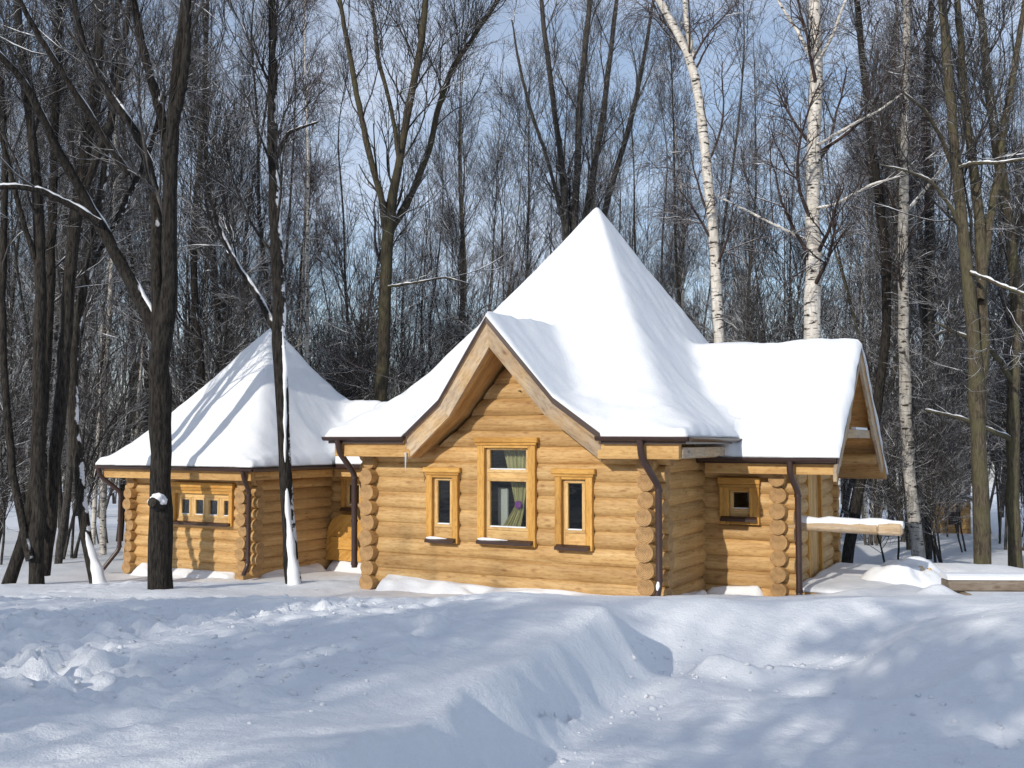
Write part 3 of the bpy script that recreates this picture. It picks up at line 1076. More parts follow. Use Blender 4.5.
# wing eave
wz = 1.74
m = MB(); m.box((.25, WY0 - .47, wz), (2.2, WY0 - .36, wz + .20), bev=.006); m.build('fascia_beam', PINE, cabin)
m = MB(); m.box((.25, WY0 - .358, wz + .12), (2.2, WY0 - .05, wz + .14)); m.build('soffit', SOFFIT, cabin)
gutter(cabin, [(.2, 1.57, 1.99), (2.24, 1.57, 1.98)])
# wing barge boards with a scalloped foot, the collar between them


def wing_barge(sg):
    m = MB()
    w = .16
    L = []
    top = [(0.0, 3.80), (2.33, 3.80 - 2.33 * .815)]
    dn = np.array((1, -.815)); dn /= np.linalg.norm(dn)
    nn = np.array((-.815, -1)); nn /= np.linalg.norm(nn)
    P = [np.array((0, 3.795)), np.array((2.36, 3.795 - 2.36 * .815))]
    e = P[1] + nn * w * .9
    poly = [P[0], P[1], P[1] + nn * w * 0.9 + dn * .06]
    # inner edge from foot to peak with two lobes and a step
    Lt = np.linalg.norm(P[1] - P[0])
    for (t, k) in ((2.78, w * .95), (2.70, w * 1.15), (2.25, w * 1.15), (2.12, w * 1.2), (2.02, w * 1.5), (1.90, w * 1.62), (1.78, w * 1.5), (1.70, w * 1.25),
                   (1.60, w * 1.5), (1.50, w * 1.45), (1.42, w * 1.05), (0.3, w * 1.0)):
        poly.append(P[0] + dn * t + nn * k)
    poly.append(np.array((0, 3.795 - w / abs(nn[1]))))
    pl = [(3.85 + sg * p[0], p[1] - .07) for p in poly]
    m.prism(pl if sg > 0 else pl[::-1], 0, 2.205, 2.255)
    return m.build('barge_board', BARGE, cabin)


wing_barge(-1); wing_barge(1)
m = MB(); m.box((2.10, 2.25, 2.28), (2.19, 5.45, 2.42), bev=.006); cb_ = m.build('collar_beam', BARGE, cabin)
m = MB(); m.prism([(2.105, 2.421), (2.19, 2.421), (2.18, 2.46), (2.12, 2.465)], 1, 3.7, 4.9); m.build('beam_snow', ROOFSNOW, cb_)
for yy in (1.9, 5.75):
    m = MB(); m.tube([(0.4, yy, 1.92 if yy > 3 else 1.86), (2.2, yy, 1.92 if yy > 3 else 1.86)], .10, 12, endmat=1); m.build('purlin', [LOG, LOGEND], cabin)
m = MB(); m.tube([(1.0, 3.85, 3.50), (2.2, 3.85, 3.50)], .10, 12, endmat=1); m.build('purlin', [LOG, LOGEND], cabin)

# front windows
FW = -LR - .005
for i, (cx, z0, z1, w) in enumerate(WIN_F):
    if i == 1:
        ps = [(cx - .30, cx + .31, .95, 1.63), (cx - .30, cx + .31, 1.81, 2.10)]
        wn_ = window(cabin, cx, z0, z1, w, ps, FW, ears=.05, cas=.12, depth=.101)
        wn_['label'] = 'wide tall window with two panes and a green curtain'
    else:
        ps = [(cx - .11, cx + .11, .955, 1.625)]
        window(cabin, cx, z0, z1, w, ps, FW, ears=.05, depth=.101 if i == 0 else .1)
window(cabin, .705, .95, 1.58, .62, [(.60, .84, 1.19, 1.44)], WY0 - LR - .005, ears=.02, cas=.15, lh=.12)
# door in the porch
m = MB()
m.box((1.36, 3.45, -.22), (1.46, 3.57, 1.80), along=2, bev=.006); m.box((1.36, 4.50, -.22), (1.46, 4.62, 1.80), along=2, bev=.006)
m.box((1.362, 3.57, 1.68), (1.458, 4.50, 1.80), along=1, bev=.006)
dr = m.build('door', CASING, cabin)
m = MB()
for k in range(6):
    m.box((1.37, 3.575 + k * .154, -.2), (1.405, 3.575 + k * .154 + .150, 1.675), along=2, bev=.004)
m.build('door_leaf', PINE, dr)
m = MB(); m.box((1.406, 3.66, .72), (1.42, 3.70, .90)); m.tube([(1.42, 3.68, .83), (1.46, 3.68, .83), (1.46, 3.80, .82)], .011, 8)
m.build('handle', DARKMETAL, dr)
# porch deck and the long log rail with snow
m = MB()
m.box((1.44, 2.28, -.30), (2.95, 2.34, -.05), bev=.005)
for k in range(26):
    m.box((1.46, 2.36 + k * .14, -.10), (2.95, 2.36 + k * .14 + .133, -.05), along=0)
dk_ = m.build('porch_deck', PINE, cabin)
sxg, syg = np.meshgrid(np.linspace(1.50, 3.0, 40), np.linspace(2.24, 5.9, 70))
ed = np.minimum(np.minimum(3.0 - sxg, 9), np.minimum(syg - 2.24, 5.9 - syg))
szt = -.045 + (.02 + .055 * np.sqrt(np.clip(ed / .3, 0, 1))) * (1 + .25 * fbm(sxg, syg, .6, 3, 12))
V, q, q2, sk = grid_mesh(sxg, syg, szt, np.full_like(szt, -.048))
me = np_mesh('deck_snow', V, np.concatenate([q, q2, sk])); link('deck_snow', me, dk_, [ROOFSNOW])
m = MB()
m.tube([(1.35, WY0, .96), (1.9, WY0, .96), (2.5, WY0, .955), (2.70, WY0, .955)], [.084, .087, .092, .094], 14, endmat=1, rnd=.3)
m.box((2.702, WY0 - .09, .865), (3.05, WY0 + .09, 1.04), bev=.03, rnd=.6)
rl = m.build('log_rail', [BARGE, LOGEND], cabin)
m = MB()
rail_s = []
for k, xx in enumerate(np.linspace(1.42, 3.06, 12)):
    rail_s.append((xx, WY0 + .01 * math.sin(k * 2.1), 1.022 + .012 * math.sin(k * 1.7)))
m.tube(rail_s, [.03] + [.075 + .008 * math.sin(k * 2.7) for k in range(10)] + [.055], 12)
sn_ = m.build('rail_snow', ROOFSNOW, rl)
# pipes
downpipe(cabin, [(.09, -.66, 2.26), (.10, -.62, 2.00), (.235, -.34, 1.62), (.235, -.34, .30), (.235, -.46, .10)])
downpipe(cabin, [(-4.98, -.66, 2.26), (-4.98, -.62, 2.06), (-4.98, -.22, 1.70), (-4.98, -.20, .20)])
downpipe(cabin, [(1.58, 1.57, 1.95), (1.58, 1.58, 1.75), (1.63, 1.86, 1.48), (1.63, 1.86, -.05), (1.63, 1.74, -.2)])
m = MB(); m.tube([(.235, -.37, .36), (.236, -.40, .28), (.237, -.44, .19)], [.012, .03, .008], 8); m.build('pipe_snow', ROOFSNOW, cabin)
# vent on the far slope of the roof
m = MB()
m.tube([(-3.25, 4.3, 4.3), (-3.25, 4.3, 5.55)], .05, 10); m.tube([(-3.25, 4.3, 5.50), (-3.25, 4.3, 5.54), (-3.25, 4.3, 5.60)], [.12, .12, .02], 12)
m.build('vent_pipe', DARKMETAL, cabin)

# an icicle at the lower end of the left barge board
m = MB()
m.tube([(OX - 1.60, -.60, 2.06), (OX - 1.60, -.60, 1.95), (OX - 1.602, -.60, 1.84), (OX - 1.602, -.60, 1.76)], [.018, .014, .010, .002], 8)
ICE, n_, l_, b_ = new_mat('ice')
b_.inputs['Base Color'].default_value = (.8, .86, .9, 1); b_.inputs['Roughness'].default_value = .15; b_.inputs['Transmission Weight'].default_value = .5
ic = m.build('icicle', ICE, None)
ic.matrix_world = cabin.matrix_basis.copy()
tag(ic, 'thin icicle hanging from the lower end of the front gable barge board', 'icicle')


def loc2w(p, e=cabin):
    c, s = math.cos(e.rotation_euler[2]), math.sin(e.rotation_euler[2])
    return (e.location[0] + p[0] * c - p[1] * s, e.location[1] + p[0] * s + p[1] * c, e.location[2] + p[2])


# curtain and the white board seen through the wide window
CURT, n_, l_, b_ = new_mat('green curtain')
tcn = n_.new('ShaderNodeTexCoord'); nn_ = noise(n_, l_, tcn.outputs['Object'], 6, 4)
cr_ = ramp(n_, [(.3, (.50, .45, .22)), (.7, (.74, .68, .42))]); l_.new(nn_.outputs['Fac'], cr_.inputs['Fac']); l_.new(cr_.outputs['Color'], b_.inputs['Base Color'])
b_.inputs['Roughness'].default_value = .8
WHITE = mat_plain('white board', (.72, .72, .70), .5, 0, .03)
PURPLE = mat_plain('purple ribbon', (.30, .08, .42), .6, 0, .2, 20)
cu = empty('curtain', loc2w((WIN_F[1][0] - .03, .09, .95)), -TH)
tag(cu, 'yellow green curtain gathered to one side with a purple tieback, behind the wide window', 'curtain')
us, zs_ = np.meshgrid(np.linspace(0, 1, 60), np.linspace(0, 1, 40))
zw = zs_ * 1.25
tie = 0.38
wd = np.where(zw < tie, .17 + .28 * (tie - zw) / tie * .6, .17 + (zw - tie) * .42)
cxp = np.where(zw < tie, .12 - .16 * (1 - zw / tie) ** 1.2, .12 + (-.04) * (zw - tie))
Xc = cxp + (us - .5) * wd
Yc = .02 * np.sin(us * 42) + .01 * np.sin(us * 23 + 1)
V = np.stack([Xc, Yc, zw - .05], -1).reshape(-1, 3)
I_ = np.arange(V.shape[0]).reshape(us.shape)
qq = np.stack([I_[:-1, :-1], I_[:-1, 1:], I_[1:, 1:], I_[1:, :-1]], -1).reshape(-1, 4)
V2 = V + np.array((0, .006, 0))
me = np_mesh('drape', np.concatenate([V, V2]), np.concatenate([qq, qq[:, ::-1] + len(V)])); link('drape', me, cu, [CURT])
m = MB()
for k in range(9):
    a = k * .7
    m.tube([(.12, -.035, tie - .05), (.12 + .045 * math.cos(a), -.055, tie - .05 + .05 * math.sin(a)), (.12 + .06 * math.cos(a + .4), -.04, tie - .06 + .06 * math.sin(a + .4))], [.016, .024, .006], 8)
m.build('tieback', PURPLE, cu)
wb = empty('white_board', loc2w((WIN_F[1][0] - .24, .16, .84)), -TH)
tag(wb, 'tall white board standing behind the glass of the wide window', 'board')
m = MB(); m.box((-.09, 0, 0), (.09, .03, .68), bev=.005); m.box((.055, -.012, .0), (.085, -.001, .68)); m.build('panel', WHITE, wb)

# ------------------------------------------------------------------ the small cabin on the left and its link
R2 = (-5.6, 21.5, -0.62)
lodge = empty('log_cabin', R2, -TH)
tag(lodge, 'smaller log cabin with a snowy pyramid roof, partly hidden behind dark trunks', 'cabin')
mb = MB()
log_wall(mb, 'x', 0, -3.4, 0, -0.02, 10, [(-2.05, -.40, 1.08, 1.84)], (.24, .27)); mb.build('log_wall', [LOG, LOGEND], lodge)
mb = MB(); log_wall(mb, 'y', 0, 0, 5, -.14, 10, (), (.27, .2)); mb.build('log_wall', [LOG, LOGEND], lodge)
mb = MB(); log_wall(mb, 'y', -3.4, 0, 5, -.14, 10, (), (.27, .2)); mb.build('log_wall', [LOG, LOGEND], lodge)
mb = MB(); log_wall(mb, 'x', 5, -3.4, 0, -.02, 10, (), (.2, .2)); mb.build('log_wall', [LOG, LOGEND], lodge)
mb = MB(); log_wall(mb, 'x', 2.75, .1, 5.2, -.02, 10, [(.55, 1.0, 1.3, 1.95)], (0, 0)); mb.build('log_wall', [LOG, LOGEND], lodge)
mb = MB(); log_wall(mb, 'x', 5.0, .1, 5.2, -.02, 10, (), (0, 0)); mb.build('log_wall', [LOG, LOGEND], lodge)
mb = MB(); mb.box((-3.32, .05, -1.2), (-.07, 4.9, -.16)); mb.box((-.05, 2.8, -1.2), (5.2, 4.9, -.16)); mb.build('plinth', STONE, lodge)
mb = MB()
mb.prism([(-.13, -.02), (-.50, -.20), (-.50, -.25), (-.13, -.07)], 0, -3.15, -.22)
mb.prism([(2.62, -.02), (2.25, -.20), (2.25, -.25), (2.62, -.07)], 0, .16, 5.0)
mb.prism([(.12, -.08), (.45, -.24), (.45, -.28), (.12, -.13)], 1, .16, 2.2)
fl = mb.build('flashing', DARKMETAL, lodge)
ledge(fl, 'x', -3.17, -.21, -.12, -.54, .02, -.20, 21)
ledge(fl, 'x', .16, 5.0, 2.63, 2.22, .06, -.20, 25)
ledge(fl, 'y', .16, 2.2, .12, .46, -.02, -.23, 29)


def lodge_snow(x, y):
    a, b = np.abs(x + 1.7) / 2.3, np.abs(y - 2.5) / 3.1
    p = 12.0
    t = np.minimum((a ** p + b ** p) ** (1 / p), 1.0)
    t = np.sqrt(t * t + 0.0006)
    return np.interp(t, [0, .03, .25, .5, .75, .87, 1.0, 1.1], [5.72, 5.58, 4.78, 3.93, 3.10, 2.76, 2.48, 2.3])


xs = np.linspace(-4.0, .6, 90); ys = np.linspace(-.6, 5.6, 110)
Xl, Yl = np.meshgrid(xs, ys)
ld = lodge_snow(Xl, Yl) - .18
link_line = lambda y: 3.62 - np.abs(y - 3.9) * .72
Sl = smax(lodge_snow(Xl, Yl), np.where(Xl > -1.2, link_line(Yl) + .2, -9), .3)
edl = np.minimum(np.minimum(Xl + 4.0, np.where((Yl > 2.0), 9, .6 - Xl)), np.minimum(Yl + .6, 5.6 - Yl))
roof_pair(lodge, Xl, Yl, ld, Sl, edl, along=1, push=(np.where(Xl < -3.8, -.05, 0) + np.where(Xl > .4, .05, 0), np.where(Yl < 0, -.06, 0)))
Xk, Yk = np.meshgrid(np.linspace(-.8, 5.3, 80), np.linspace(2.08, 5.7, 60))
dk2 = link_line(Yk)
Sk = smax(dk2 + .2, np.where(Xk < .6, lodge_snow(Xk, Yk) - .02, -9), .3)
Sk = np.where(Xk < .6, Sk - .015, Sk)
roof_pair(lodge, Xk, Yk, dk2, Sk, np.minimum(Yk - 2.08, 5.7 - Yk), along=0)
m = MB(); m.box((-3.9, -.54, 2.02), (.50, -.42, 2.22), bev=.006); m.build('fascia_beam', PINE, lodge)
m = MB(); m.box((.40, -.41, 2.03), (.50, 2.2, 2.2), bev=.006); m.build('fascia_beam', PINE, lodge)
m = MB(); m.box((.55, 2.16, 2.03), (5.2, 2.26, 2.20), bev=.006); m.build('fascia_beam', PINE, lodge)
m = MB(); m.box((-3.9, -.40, 2.02), (-3.8, 5.4, 2.2)); m.build('fascia_beam', PINE, lodge)
m = MB(); m.box((-3.9, -.418, 2.08), (.5, 0, 2.1)); m.box((.0, .02, 2.081), (.398, 2.5, 2.1)); m.box((.51, 2.262, 2.082), (5.2, 2.7, 2.1)); m.build('soffit', SOFFIT, lodge)
gutter(lodge, [(-4.05, -.65, 2.28), (.66, -.65, 2.27), (.66, 2.02, 2.26)])
gutter(lodge, [(.66, 2.02, 2.26), (5.2, 2.02, 2.28)])
downpipe(lodge, [(.38, -.65, 2.24), (.38, -.62, 2.08), (.22, -.28, 1.78), (.22, -.28, .25), (.22, -.42, .05)])
downpipe(lodge, [(-3.95, -.65, 2.24), (-3.95, -.60, 2.06), (-3.62, -.30, 1.68), (-3.62, -.30, .40), (-3.85, -.55, -.05)])
ps = [(-1.86 + k * .415, -1.86 + k * .415 + .22, 1.24, 1.56) for k in range(4)]
window(lodge, -1.22, 1.02, 1.84, 1.78, ps, FW, ears=.03, cas=.10, lh=.14)
window(lodge, .78, 1.22, 2.02, .66, [(.64, .92, 1.36, 1.82)], 2.75 - LR - .005, ears=.03)
m = MB()
pl = [(.10, .08), (1.15, .08), (1.15, 1.14), (.55, 1.14), (.40, 1.08), (.27, .98), (.18, .84), (.15, .68)]
m.prism(pl, 1, 2.42, 2.60, rnd=.7)
m.box((.30, 2.38, .34), (1.05, 2.42, .62), bev=.01)
m.build('plank_panel', CASING, lodge)


# ------------------------------------------------------------------ small things in the yard
def in_frame(px, Y):
    return (px - 512) / F * Y


hb = at(945, 590, 13.0)
bench = empty('log_bench', (hb[0], 13.0, gz(hb[0] + .6, 12.9)), R(-2))
tag(bench, 'squared grey log bench under a strip of snow on the bank beyond the porch', 'bench')
bz = at(945, 590, 13.0)[2] - bench.location[2]
m = MB(); m.box((0, -.14, bz), (2.6, .14, bz + .15), bev=.02); st_ = m.build('seat', [GREYWOOD], bench)
m = MB(); m.prism([(-.15, bz + .148), (-.14, bz + .19), (-.08, bz + .215), (.08, bz + .218), (.14, bz + .19), (.15, bz + .148)], 0, -.02, 2.62); m.build('seat_snow', ROOFSNOW, st_)
for xx in (.2, 2.3):
    m = MB(); m.tube([(xx, -.22, bz - .085), (xx, .22, bz - .085)], .08, 12, endmat=1); m.build('support', [GREYWOOD, GREYWOOD], bench)

YEL = mat_endgrain('fresh split wood', (.40, .25, .09), (.60, .43, .21))
hp = at(905, 582, 16.2)
heap = empty('firewood_heap', (hp[0], 16.2, gz(hp[0], 16.2)), 0.2)
tag(heap, 'low heap of split firewood with yellow ends, mostly under snow beside the porch', 'firewood')
rr = random.Random(3)
hx, hy = np.meshgrid(np.linspace(-.75, .75, 40), np.linspace(-.6, .6, 34))
rad = np.sqrt((hx / .75) ** 2 + (hy / .6) ** 2)
hz = .40 * np.clip(1 - rad ** 2, 0, 1) ** .7 * (1 + .25 * fbm(hx, hy, .3, 3, 77)) - .03
V, q, q2, sk = grid_mesh(hx, hy, hz, np.full_like(hz, -.2))
link('heap_snow', np_mesh('heap_snow', V, np.concatenate([q, q2, sk])), heap, [ROOFSNOW])
for k in range(13):
    a = rr.uniform(-1.2, 1.2); zz = rr.uniform(.10, .27)
    cx = rr.uniform(-.42, .36); cy = -.50 * math.sqrt(max(.05, 1 - (zz / .36) ** 1.3)) * math.sqrt(max(.1, 1 - (cx / .75) ** 2))
    m = MB(); m.tube([(cx, cy + .34, zz - .10), (cx + .05 * a, cy + .02 + rr.uniform(-.03, .02), zz - .02)], rr.uniform(.03, .055), 6, endmat=1, rnd=rr.random())
    m.build('split_log', [GREYWOOD, YEL], heap)

hw = at(950, 530, 45.0)
hut = empty('garden_hut', (hw[0], 45.0, hw[2] - .5), R(-12))
tag(hut, 'small brown wooden hut far off between the trunks beyond the porch', 'hut')
m = MB()
for k in range(9):
    m.box((-.72, -.7, .0 + k * .2), (.72, .7, .19 + k * .2), along=0)
m.build('wall', LOG, hut)
m = MB(); m.prism([(-1.0, 1.75), (0, 2.15), (1.0, 1.75), (1.0, 1.85), (0, 2.25), (-1.0, 1.85)], 1, -.95, .95); rf_ = m.build('roof', GREYWOOD, hut)
m = MB(); m.prism([(-1.02, 1.852), (0, 2.252), (1.02, 1.852), (.95, 1.97), (0, 2.38), (-.95, 1.97)], 1, -.97, .97); m.build('snow_cover', ROOFSNOW, rf_)
m = MB(); m.box((-.2, -.73, .8), (.25, -.702, 1.35)); m.build('window', DARKMETAL, hut)

c0 = loc2w((OX + .16, -.18, 2.98)); c1 = at(300, 330, 30.0)
m = MB()
pts = [np.array(c0) * (1 - t) + np.array(c1) * t - np.array((0, 0, .5 * 4 * t * (1 - t))) for t in np.linspace(0, 1, 24)]
m.tube(pts, .009, 6)
tag(m.build('cable', DARKMETAL), 'thin black cable running from the front gable back towards the forest', 'cable')


# clods of snow broken off along the bank and over the trampled strips
rc = np.random.default_rng(21)
phi_ = (1 + 5 ** .5) / 2
ico = unit0 = np.array([(-1, phi_, 0), (1, phi_, 0), (-1, -phi_, 0), (1, -phi_, 0), (0, -1, phi_), (0, 1, phi_), (0, -1, -phi_), (0, 1, -phi_), (phi_, 0, -1), (phi_, 0, 1), (-phi_, 0, -1), (-phi_, 0, 1)]) / 1.9
icf = np.array([(0, 11, 5), (0, 5, 1), (0, 1, 7), (0, 7, 10), (0, 10, 11), (1, 5, 9), (5, 11, 4), (11, 10, 2), (10, 7, 6), (7, 1, 8), (3, 9, 4), (3, 4, 2), (3, 2, 6), (3, 6, 8), (3, 8, 9), (4, 9, 5), (2, 4, 11), (6, 2, 10), (8, 6, 7), (9, 8, 1)])
px_, py_ = [], []
for k in range(120):                                     # at the foot of the cut bank and the back of the bowl
    y = rc.uniform(4.6, 9.6); px_.append(float(np.interp(y, XL[:, 0], XL[:, 1])) + .35 + abs(rc.normal(0, .35))); py_.append(y)
for k in range(70):
    px_.append(rc.uniform(.9, 3.2)); py_.append(8.7 + rc.normal(0, .45))
for k in range(1100):                                     # the trampled strips
    x = rc.uniform(-6.5, -.8); c = rc.random()
    y = (9.2 + .25 * x if c < .4 else 6.6 + .12 * x if c < .85 else 11.8 + .15 * x) + rc.normal(0, .6)
    px_.append(x); py_.append(y)
for k in range(160):
    px_.append(rc.normal(3.9, .7)); py_.append(rc.normal(6.6, .6))
px_, py_ = np.array(px_), np.array(py_)
pz_ = ground_z(px_, py_)
sz_ = np.clip(rc.lognormal(-4.5, .5, len(px_)), .004, .026)
V = ico[None] * (1 + .35 * rc.normal(size=(len(px_), 12, 1))) * (sz_[:, None, None] * np.array([1.15, 1.0, .75]))
ca, sa = np.cos(px_ * 91), np.sin(px_ * 91)
V = np.stack([V[..., 0] * ca[:, None] - V[..., 1] * sa[:, None], V[..., 0] * sa[:, None] + V[..., 1] * ca[:, None], V[..., 2]], -1)
V = V + np.stack([px_, py_, pz_ + sz_ * .15], -1)[:, None]
tag(link('snow_crumbs', np_mesh('snow_crumbs', V.reshape(-1, 3), None, (icf[None] + 12 * np.arange(len(px_))[:, None, None]).reshape(-1, 3), smooth=True), None, [SNOW]),
    'small crumbs and clods of snow scattered over the trampled bank and the cleared track', 'snow crumbs', kind='stuff')

# ------------------------------------------------------------------ trees
def unit(v):
    return v / (np.linalg.norm(v, axis=-1, keepdims=True) + 1e-9)


def tube_arrays(P, Rr, S):
    """P (N,K,3), Rr (N,K) -> vertices, quads"""
    N, K, _ = P.shape
    T = unit(np.gradient(P, axis=1))
    mt = np.abs(unit(P[:, -1] - P[:, 0]))
    ref = np.where(mt[:, 2:3] > 0.8, np.array([[1.0, 0.13, 0]]), np.array([[0, 0.07, 1.0]]))[:, None, :]
    A = unit(np.cross(T, np.broadcast_to(ref, T.shape)))
    B = np.cross(T, A)
    th = np.arange(S) / S * 2 * math.pi
    V = P[:, :, None] + Rr[:, :, None, None] * (np.cos(th)[None, None, :, None] * A[:, :, None] + np.sin(th)[None, None, :, None] * B[:, :, None])
    idx = np.arange(N * K * S).reshape(N, K, S)
    nxt = np.roll(idx, -1, axis=2)
    q = np.stack([idx[:, :-1], idx[:, 1:], nxt[:, 1:], nxt[:, :-1]], -1).reshape(-1, 4)
    return V.reshape(-1, 3), q


def resample(path, rad, K):
    P = np.array(path, float)
    d = np.concatenate([[0], np.cumsum(np.linalg.norm(np.diff(P, axis=0), axis=1))])
    t = np.linspace(0, d[-1], K)
    # smooth (Catmull-like) by interpolating then averaging
    Q_ = np.stack([np.interp(t, d, P[:, i]) for i in range(3)], -1)
    for _ in range(2):
        Q_[1:-1] = 0.25 * Q_[:-2] + 0.5 * Q_[1:-1] + 0.25 * Q_[2:]
    return Q_, np.interp(t, d, np.array(rad, float))


def sprout(rg, P, Rr, n, t0, t1, ang, L, K, up=0.1, wob=0.15, rs=0.6, rmin=0.005, tip=0.35, lw=True, flat=0.0):
    N, K0, _ = P.shape
    ln = np.linalg.norm(np.diff(P, axis=1), axis=2).sum(1)
    w = ln / ln.sum() if lw else np.full(N, 1.0 / N)
    i = rg.choice(N, n, p=w)
    t = t0 + (t1 - t0) * rg.random(n)
    f = t * (K0 - 1)
    k = np.minimum(f.astype(int), K0 - 2)
    u = (f - k)[:, None]
    pos = P[i, k] * (1 - u) + P[i, k + 1] * u
    tan = unit(P[i, k + 1] - P[i, k])
    rad = Rr[i, k] * (1 - u[:, 0]) + Rr[i, k + 1] * u[:, 0]
    rd = rg.normal(size=(n, 3)); rd[:, 2] = rd[:, 2] * (1 - flat) + up * 2
    perp = unit(rd - (rd * tan).sum(1, keepdims=True) * tan)
    a = np.radians(rg.normal(ang[0], ang[1], n))[:, None]
    d = np.cos(a) * tan + np.sin(a) * perp
    Lv = (L[0] + (L[1] - L[0]) * rg.random(n)) * (1 - 0.55 * t)
    step = (Lv / (K - 1))[:, None]
    pts = [pos]
    for _ in range(K - 1):
        d = unit(d + np.array([0, 0, up]) + wob * rg.normal(size=(n, 3)))
        pts.append(pts[-1] + d * step)
    r0 = np.maximum(rad * rs, rmin)
    rr_ = r0[:, None] * np.linspace(1, tip, K)[None]
    return np.stack(pts, 1), np.maximum(rr_, rmin * 0.7)


def merge(parts):
    V, Qs, o = [], [], 0
    for v, q in parts:
        V.append(v); Qs.append(q + o); o += len(v)
    return np.concatenate(V), np.concatenate(Qs)


def as_mesh(name, parts, mat):
    V, q = merge(parts)
    me = np_mesh(name, V, q)
    me.materials.append(mat)
    return me


def snow_ridges(rg, P, Rr, minh=0.35):
    """thin cushions of snow along the upper side of the leaning limbs"""
    parts = []
    for p, r in zip(P, Rr):
        d = unit(np.gradient(p, axis=0))
        hor = np.sqrt(np.clip(1 - d[:, 2] ** 2, 0, 1))
        n = len(p)
        up = unit(np.array([[0, 0, 1.0]]) - d * d[:, 2:3])
        amt = np.clip((hor - minh) / (0.5), 0, 1) * (0.75 + 0.35 * np.sin(np.arange(n) * 0.9 + rg.random() * 6)) * np.clip(.9 + .35 * rg.normal(size=n), 0.3, 1.2)
        amt[0] *= .5; amt[-1] *= .3
        if amt.max() < 0.15:
            continue
        pp = p + up * (r * 0.80)[:, None]
        rr_ = np.maximum(0.012, r * 0.72) * np.clip(amt, 0.05, 1)
        parts.append(tube_arrays(pp[None], rr_[None], 7))
    return parts


def grow(seed, stems, twig=(26, 170, 900, 1800), crown_from=0.3, limb_len=(2.5, 4.5), ang=(34, 11), up=0.13, low=None, birch=False, rs=0.30, twr=0.0052, K=9):
    """stems = list of (path, radii). Returns (trunk parts, crown parts, snow parts)"""
    rg = np.random.default_rng(seed)
    KS = 26
    SP, SR = [], []
    for path, rad in stems:
        p, r = resample(path, rad, KS)
        j = rg.normal(size=(KS, 3)) * (r * 0.10)[:, None]; j[0] = 0
        SP.append(p + j); SR.append(r * (1 + 0.05 * rg.normal(size=KS)))
    P0, R0 = np.array(SP), np.array(SR)
    trunk = [tube_arrays(P0[i:i + 1], R0[i:i + 1], 12) for i in range(len(P0))]
    twig = [max(4, int(t * f)) for t, f in zip(twig, (.85, .9, .95, 1.0))]
    limb_len = (limb_len[0] * 1.25, limb_len[1] * 1.35)
    P1, R1 = sprout(rg, P0, R0, twig[0], crown_from, 0.97, ang, limb_len, K, up, 0.13, rs, 0.014, 0.3)
    if birch:
        P2, R2_ = sprout(rg, P1, R1, twig[1], 0.2, 1.0, (38, 12), (0.8, 1.9), 6, -0.02, 0.16, 0.55, 0.008, 0.4)
        P3, R3 = sprout(rg, P2, R2_, twig[2], 0.1, 1.0, (35, 14), (0.5, 1.3), 5, -0.12, 0.12, 0.6, twr, 0.6)
        P4, R4 = sprout(rg, P3, R3, twig[3], 0.1, 1.0, (30, 14), (0.4, 0.9), 4, -0.18, 0.10, 0.7, twr * .85, 0.7)
    else:
        P2, R2_ = sprout(rg, P1, R1, twig[1], 0.15, 1.0, (34, 12), (1.0, 2.6), 6, 0.09, 0.13, 0.55, 0.008, 0.4)
        P3, R3 = sprout(rg, P2, R2_, twig[2], 0.1, 1.0, (36, 13), (0.55, 1.4), 5, 0.06, 0.15, 0.6, twr, 0.6)
        P4, R4 = sprout(rg, P3, R3, twig[3], 0.1, 1.0, (36, 14), (0.3, 0.85), 4, 0.05, 0.16, 0.7, twr * .85, 0.7)
    limbs = [tube_arrays(P1, R1, 7)]
    crown = limbs + [tube_arrays(P2, R2_, 5), tube_arrays(P3, R3, 4), tube_arrays(P4, R4, 3)]
    snow = snow_ridges(rg, P0, R0, 0.30) + snow_ridges(rg, P1, R1, 0.45) + snow_ridges(rg, P2[:len(P2) // 2], R2_[:len(P2) // 2], 0.6)
    return trunk, crown, snow


def path_px(pts, Y0, dY=0.0):
    """points traced at a trunk's own depth; dY lets the trunk lean towards or away along its length"""
    out = []
    for i, p in enumerate(pts):
        Y = Y0 + (p[2] if len(p) > 2 else dY * i / (len(pts) - 1))
        out.append(at(p[0], p[1], Y))
    return np.array(out)


def hand_tree(name, label, cat, seed, stems_px, Y0, mats, snow=True, flare=1.08, sw=1.0, **kw):
    """stems_px: list of (pixel path, width in pixels at every point); the first starts at the ground"""
    stems = []
    for j, (pts, wpx) in enumerate(stems_px):
        P = path_px(pts, Y0)
        rad = np.array(wpx, float) * sw / 2 / F * P[:, 1]
        if j == 0:
            g = gz(P[0, 0], P[0, 1])
            P[0, 2] = g - 0.15
            d = P[1] - P[0]
            P = np.insert(P, 1, P[0] + d / np.linalg.norm(d) * 0.45, axis=0)
            rad = np.insert(rad, 1, rad[0]); rad[0] *= flare
        stems.append((P, rad))
    base = stems[0][0][0].copy(); base[2] += 0.15
    stems = [(P - base, r) for P, r in stems]
    tr, cw, sn = grow(seed, stems, **kw)
    e = empty(name, base)
    tag(e, label, cat)
    link('trunk', as_mesh('trunk', tr, mats[0]), e)
    cm = as_mesh('crown', cw + (sn if snow else []), mats[1])
    if snow and sn:
        cm.materials.append(ROOFSNOW)
        nb, ns = sum(len(q) for v, q in cw), sum(len(q) for v, q in sn)
        cm.polygons.foreach_set('material_index', np.concatenate([np.zeros(nb), np.ones(ns)]).astype(np.int32))
    link('crown', cm, e)
    return e


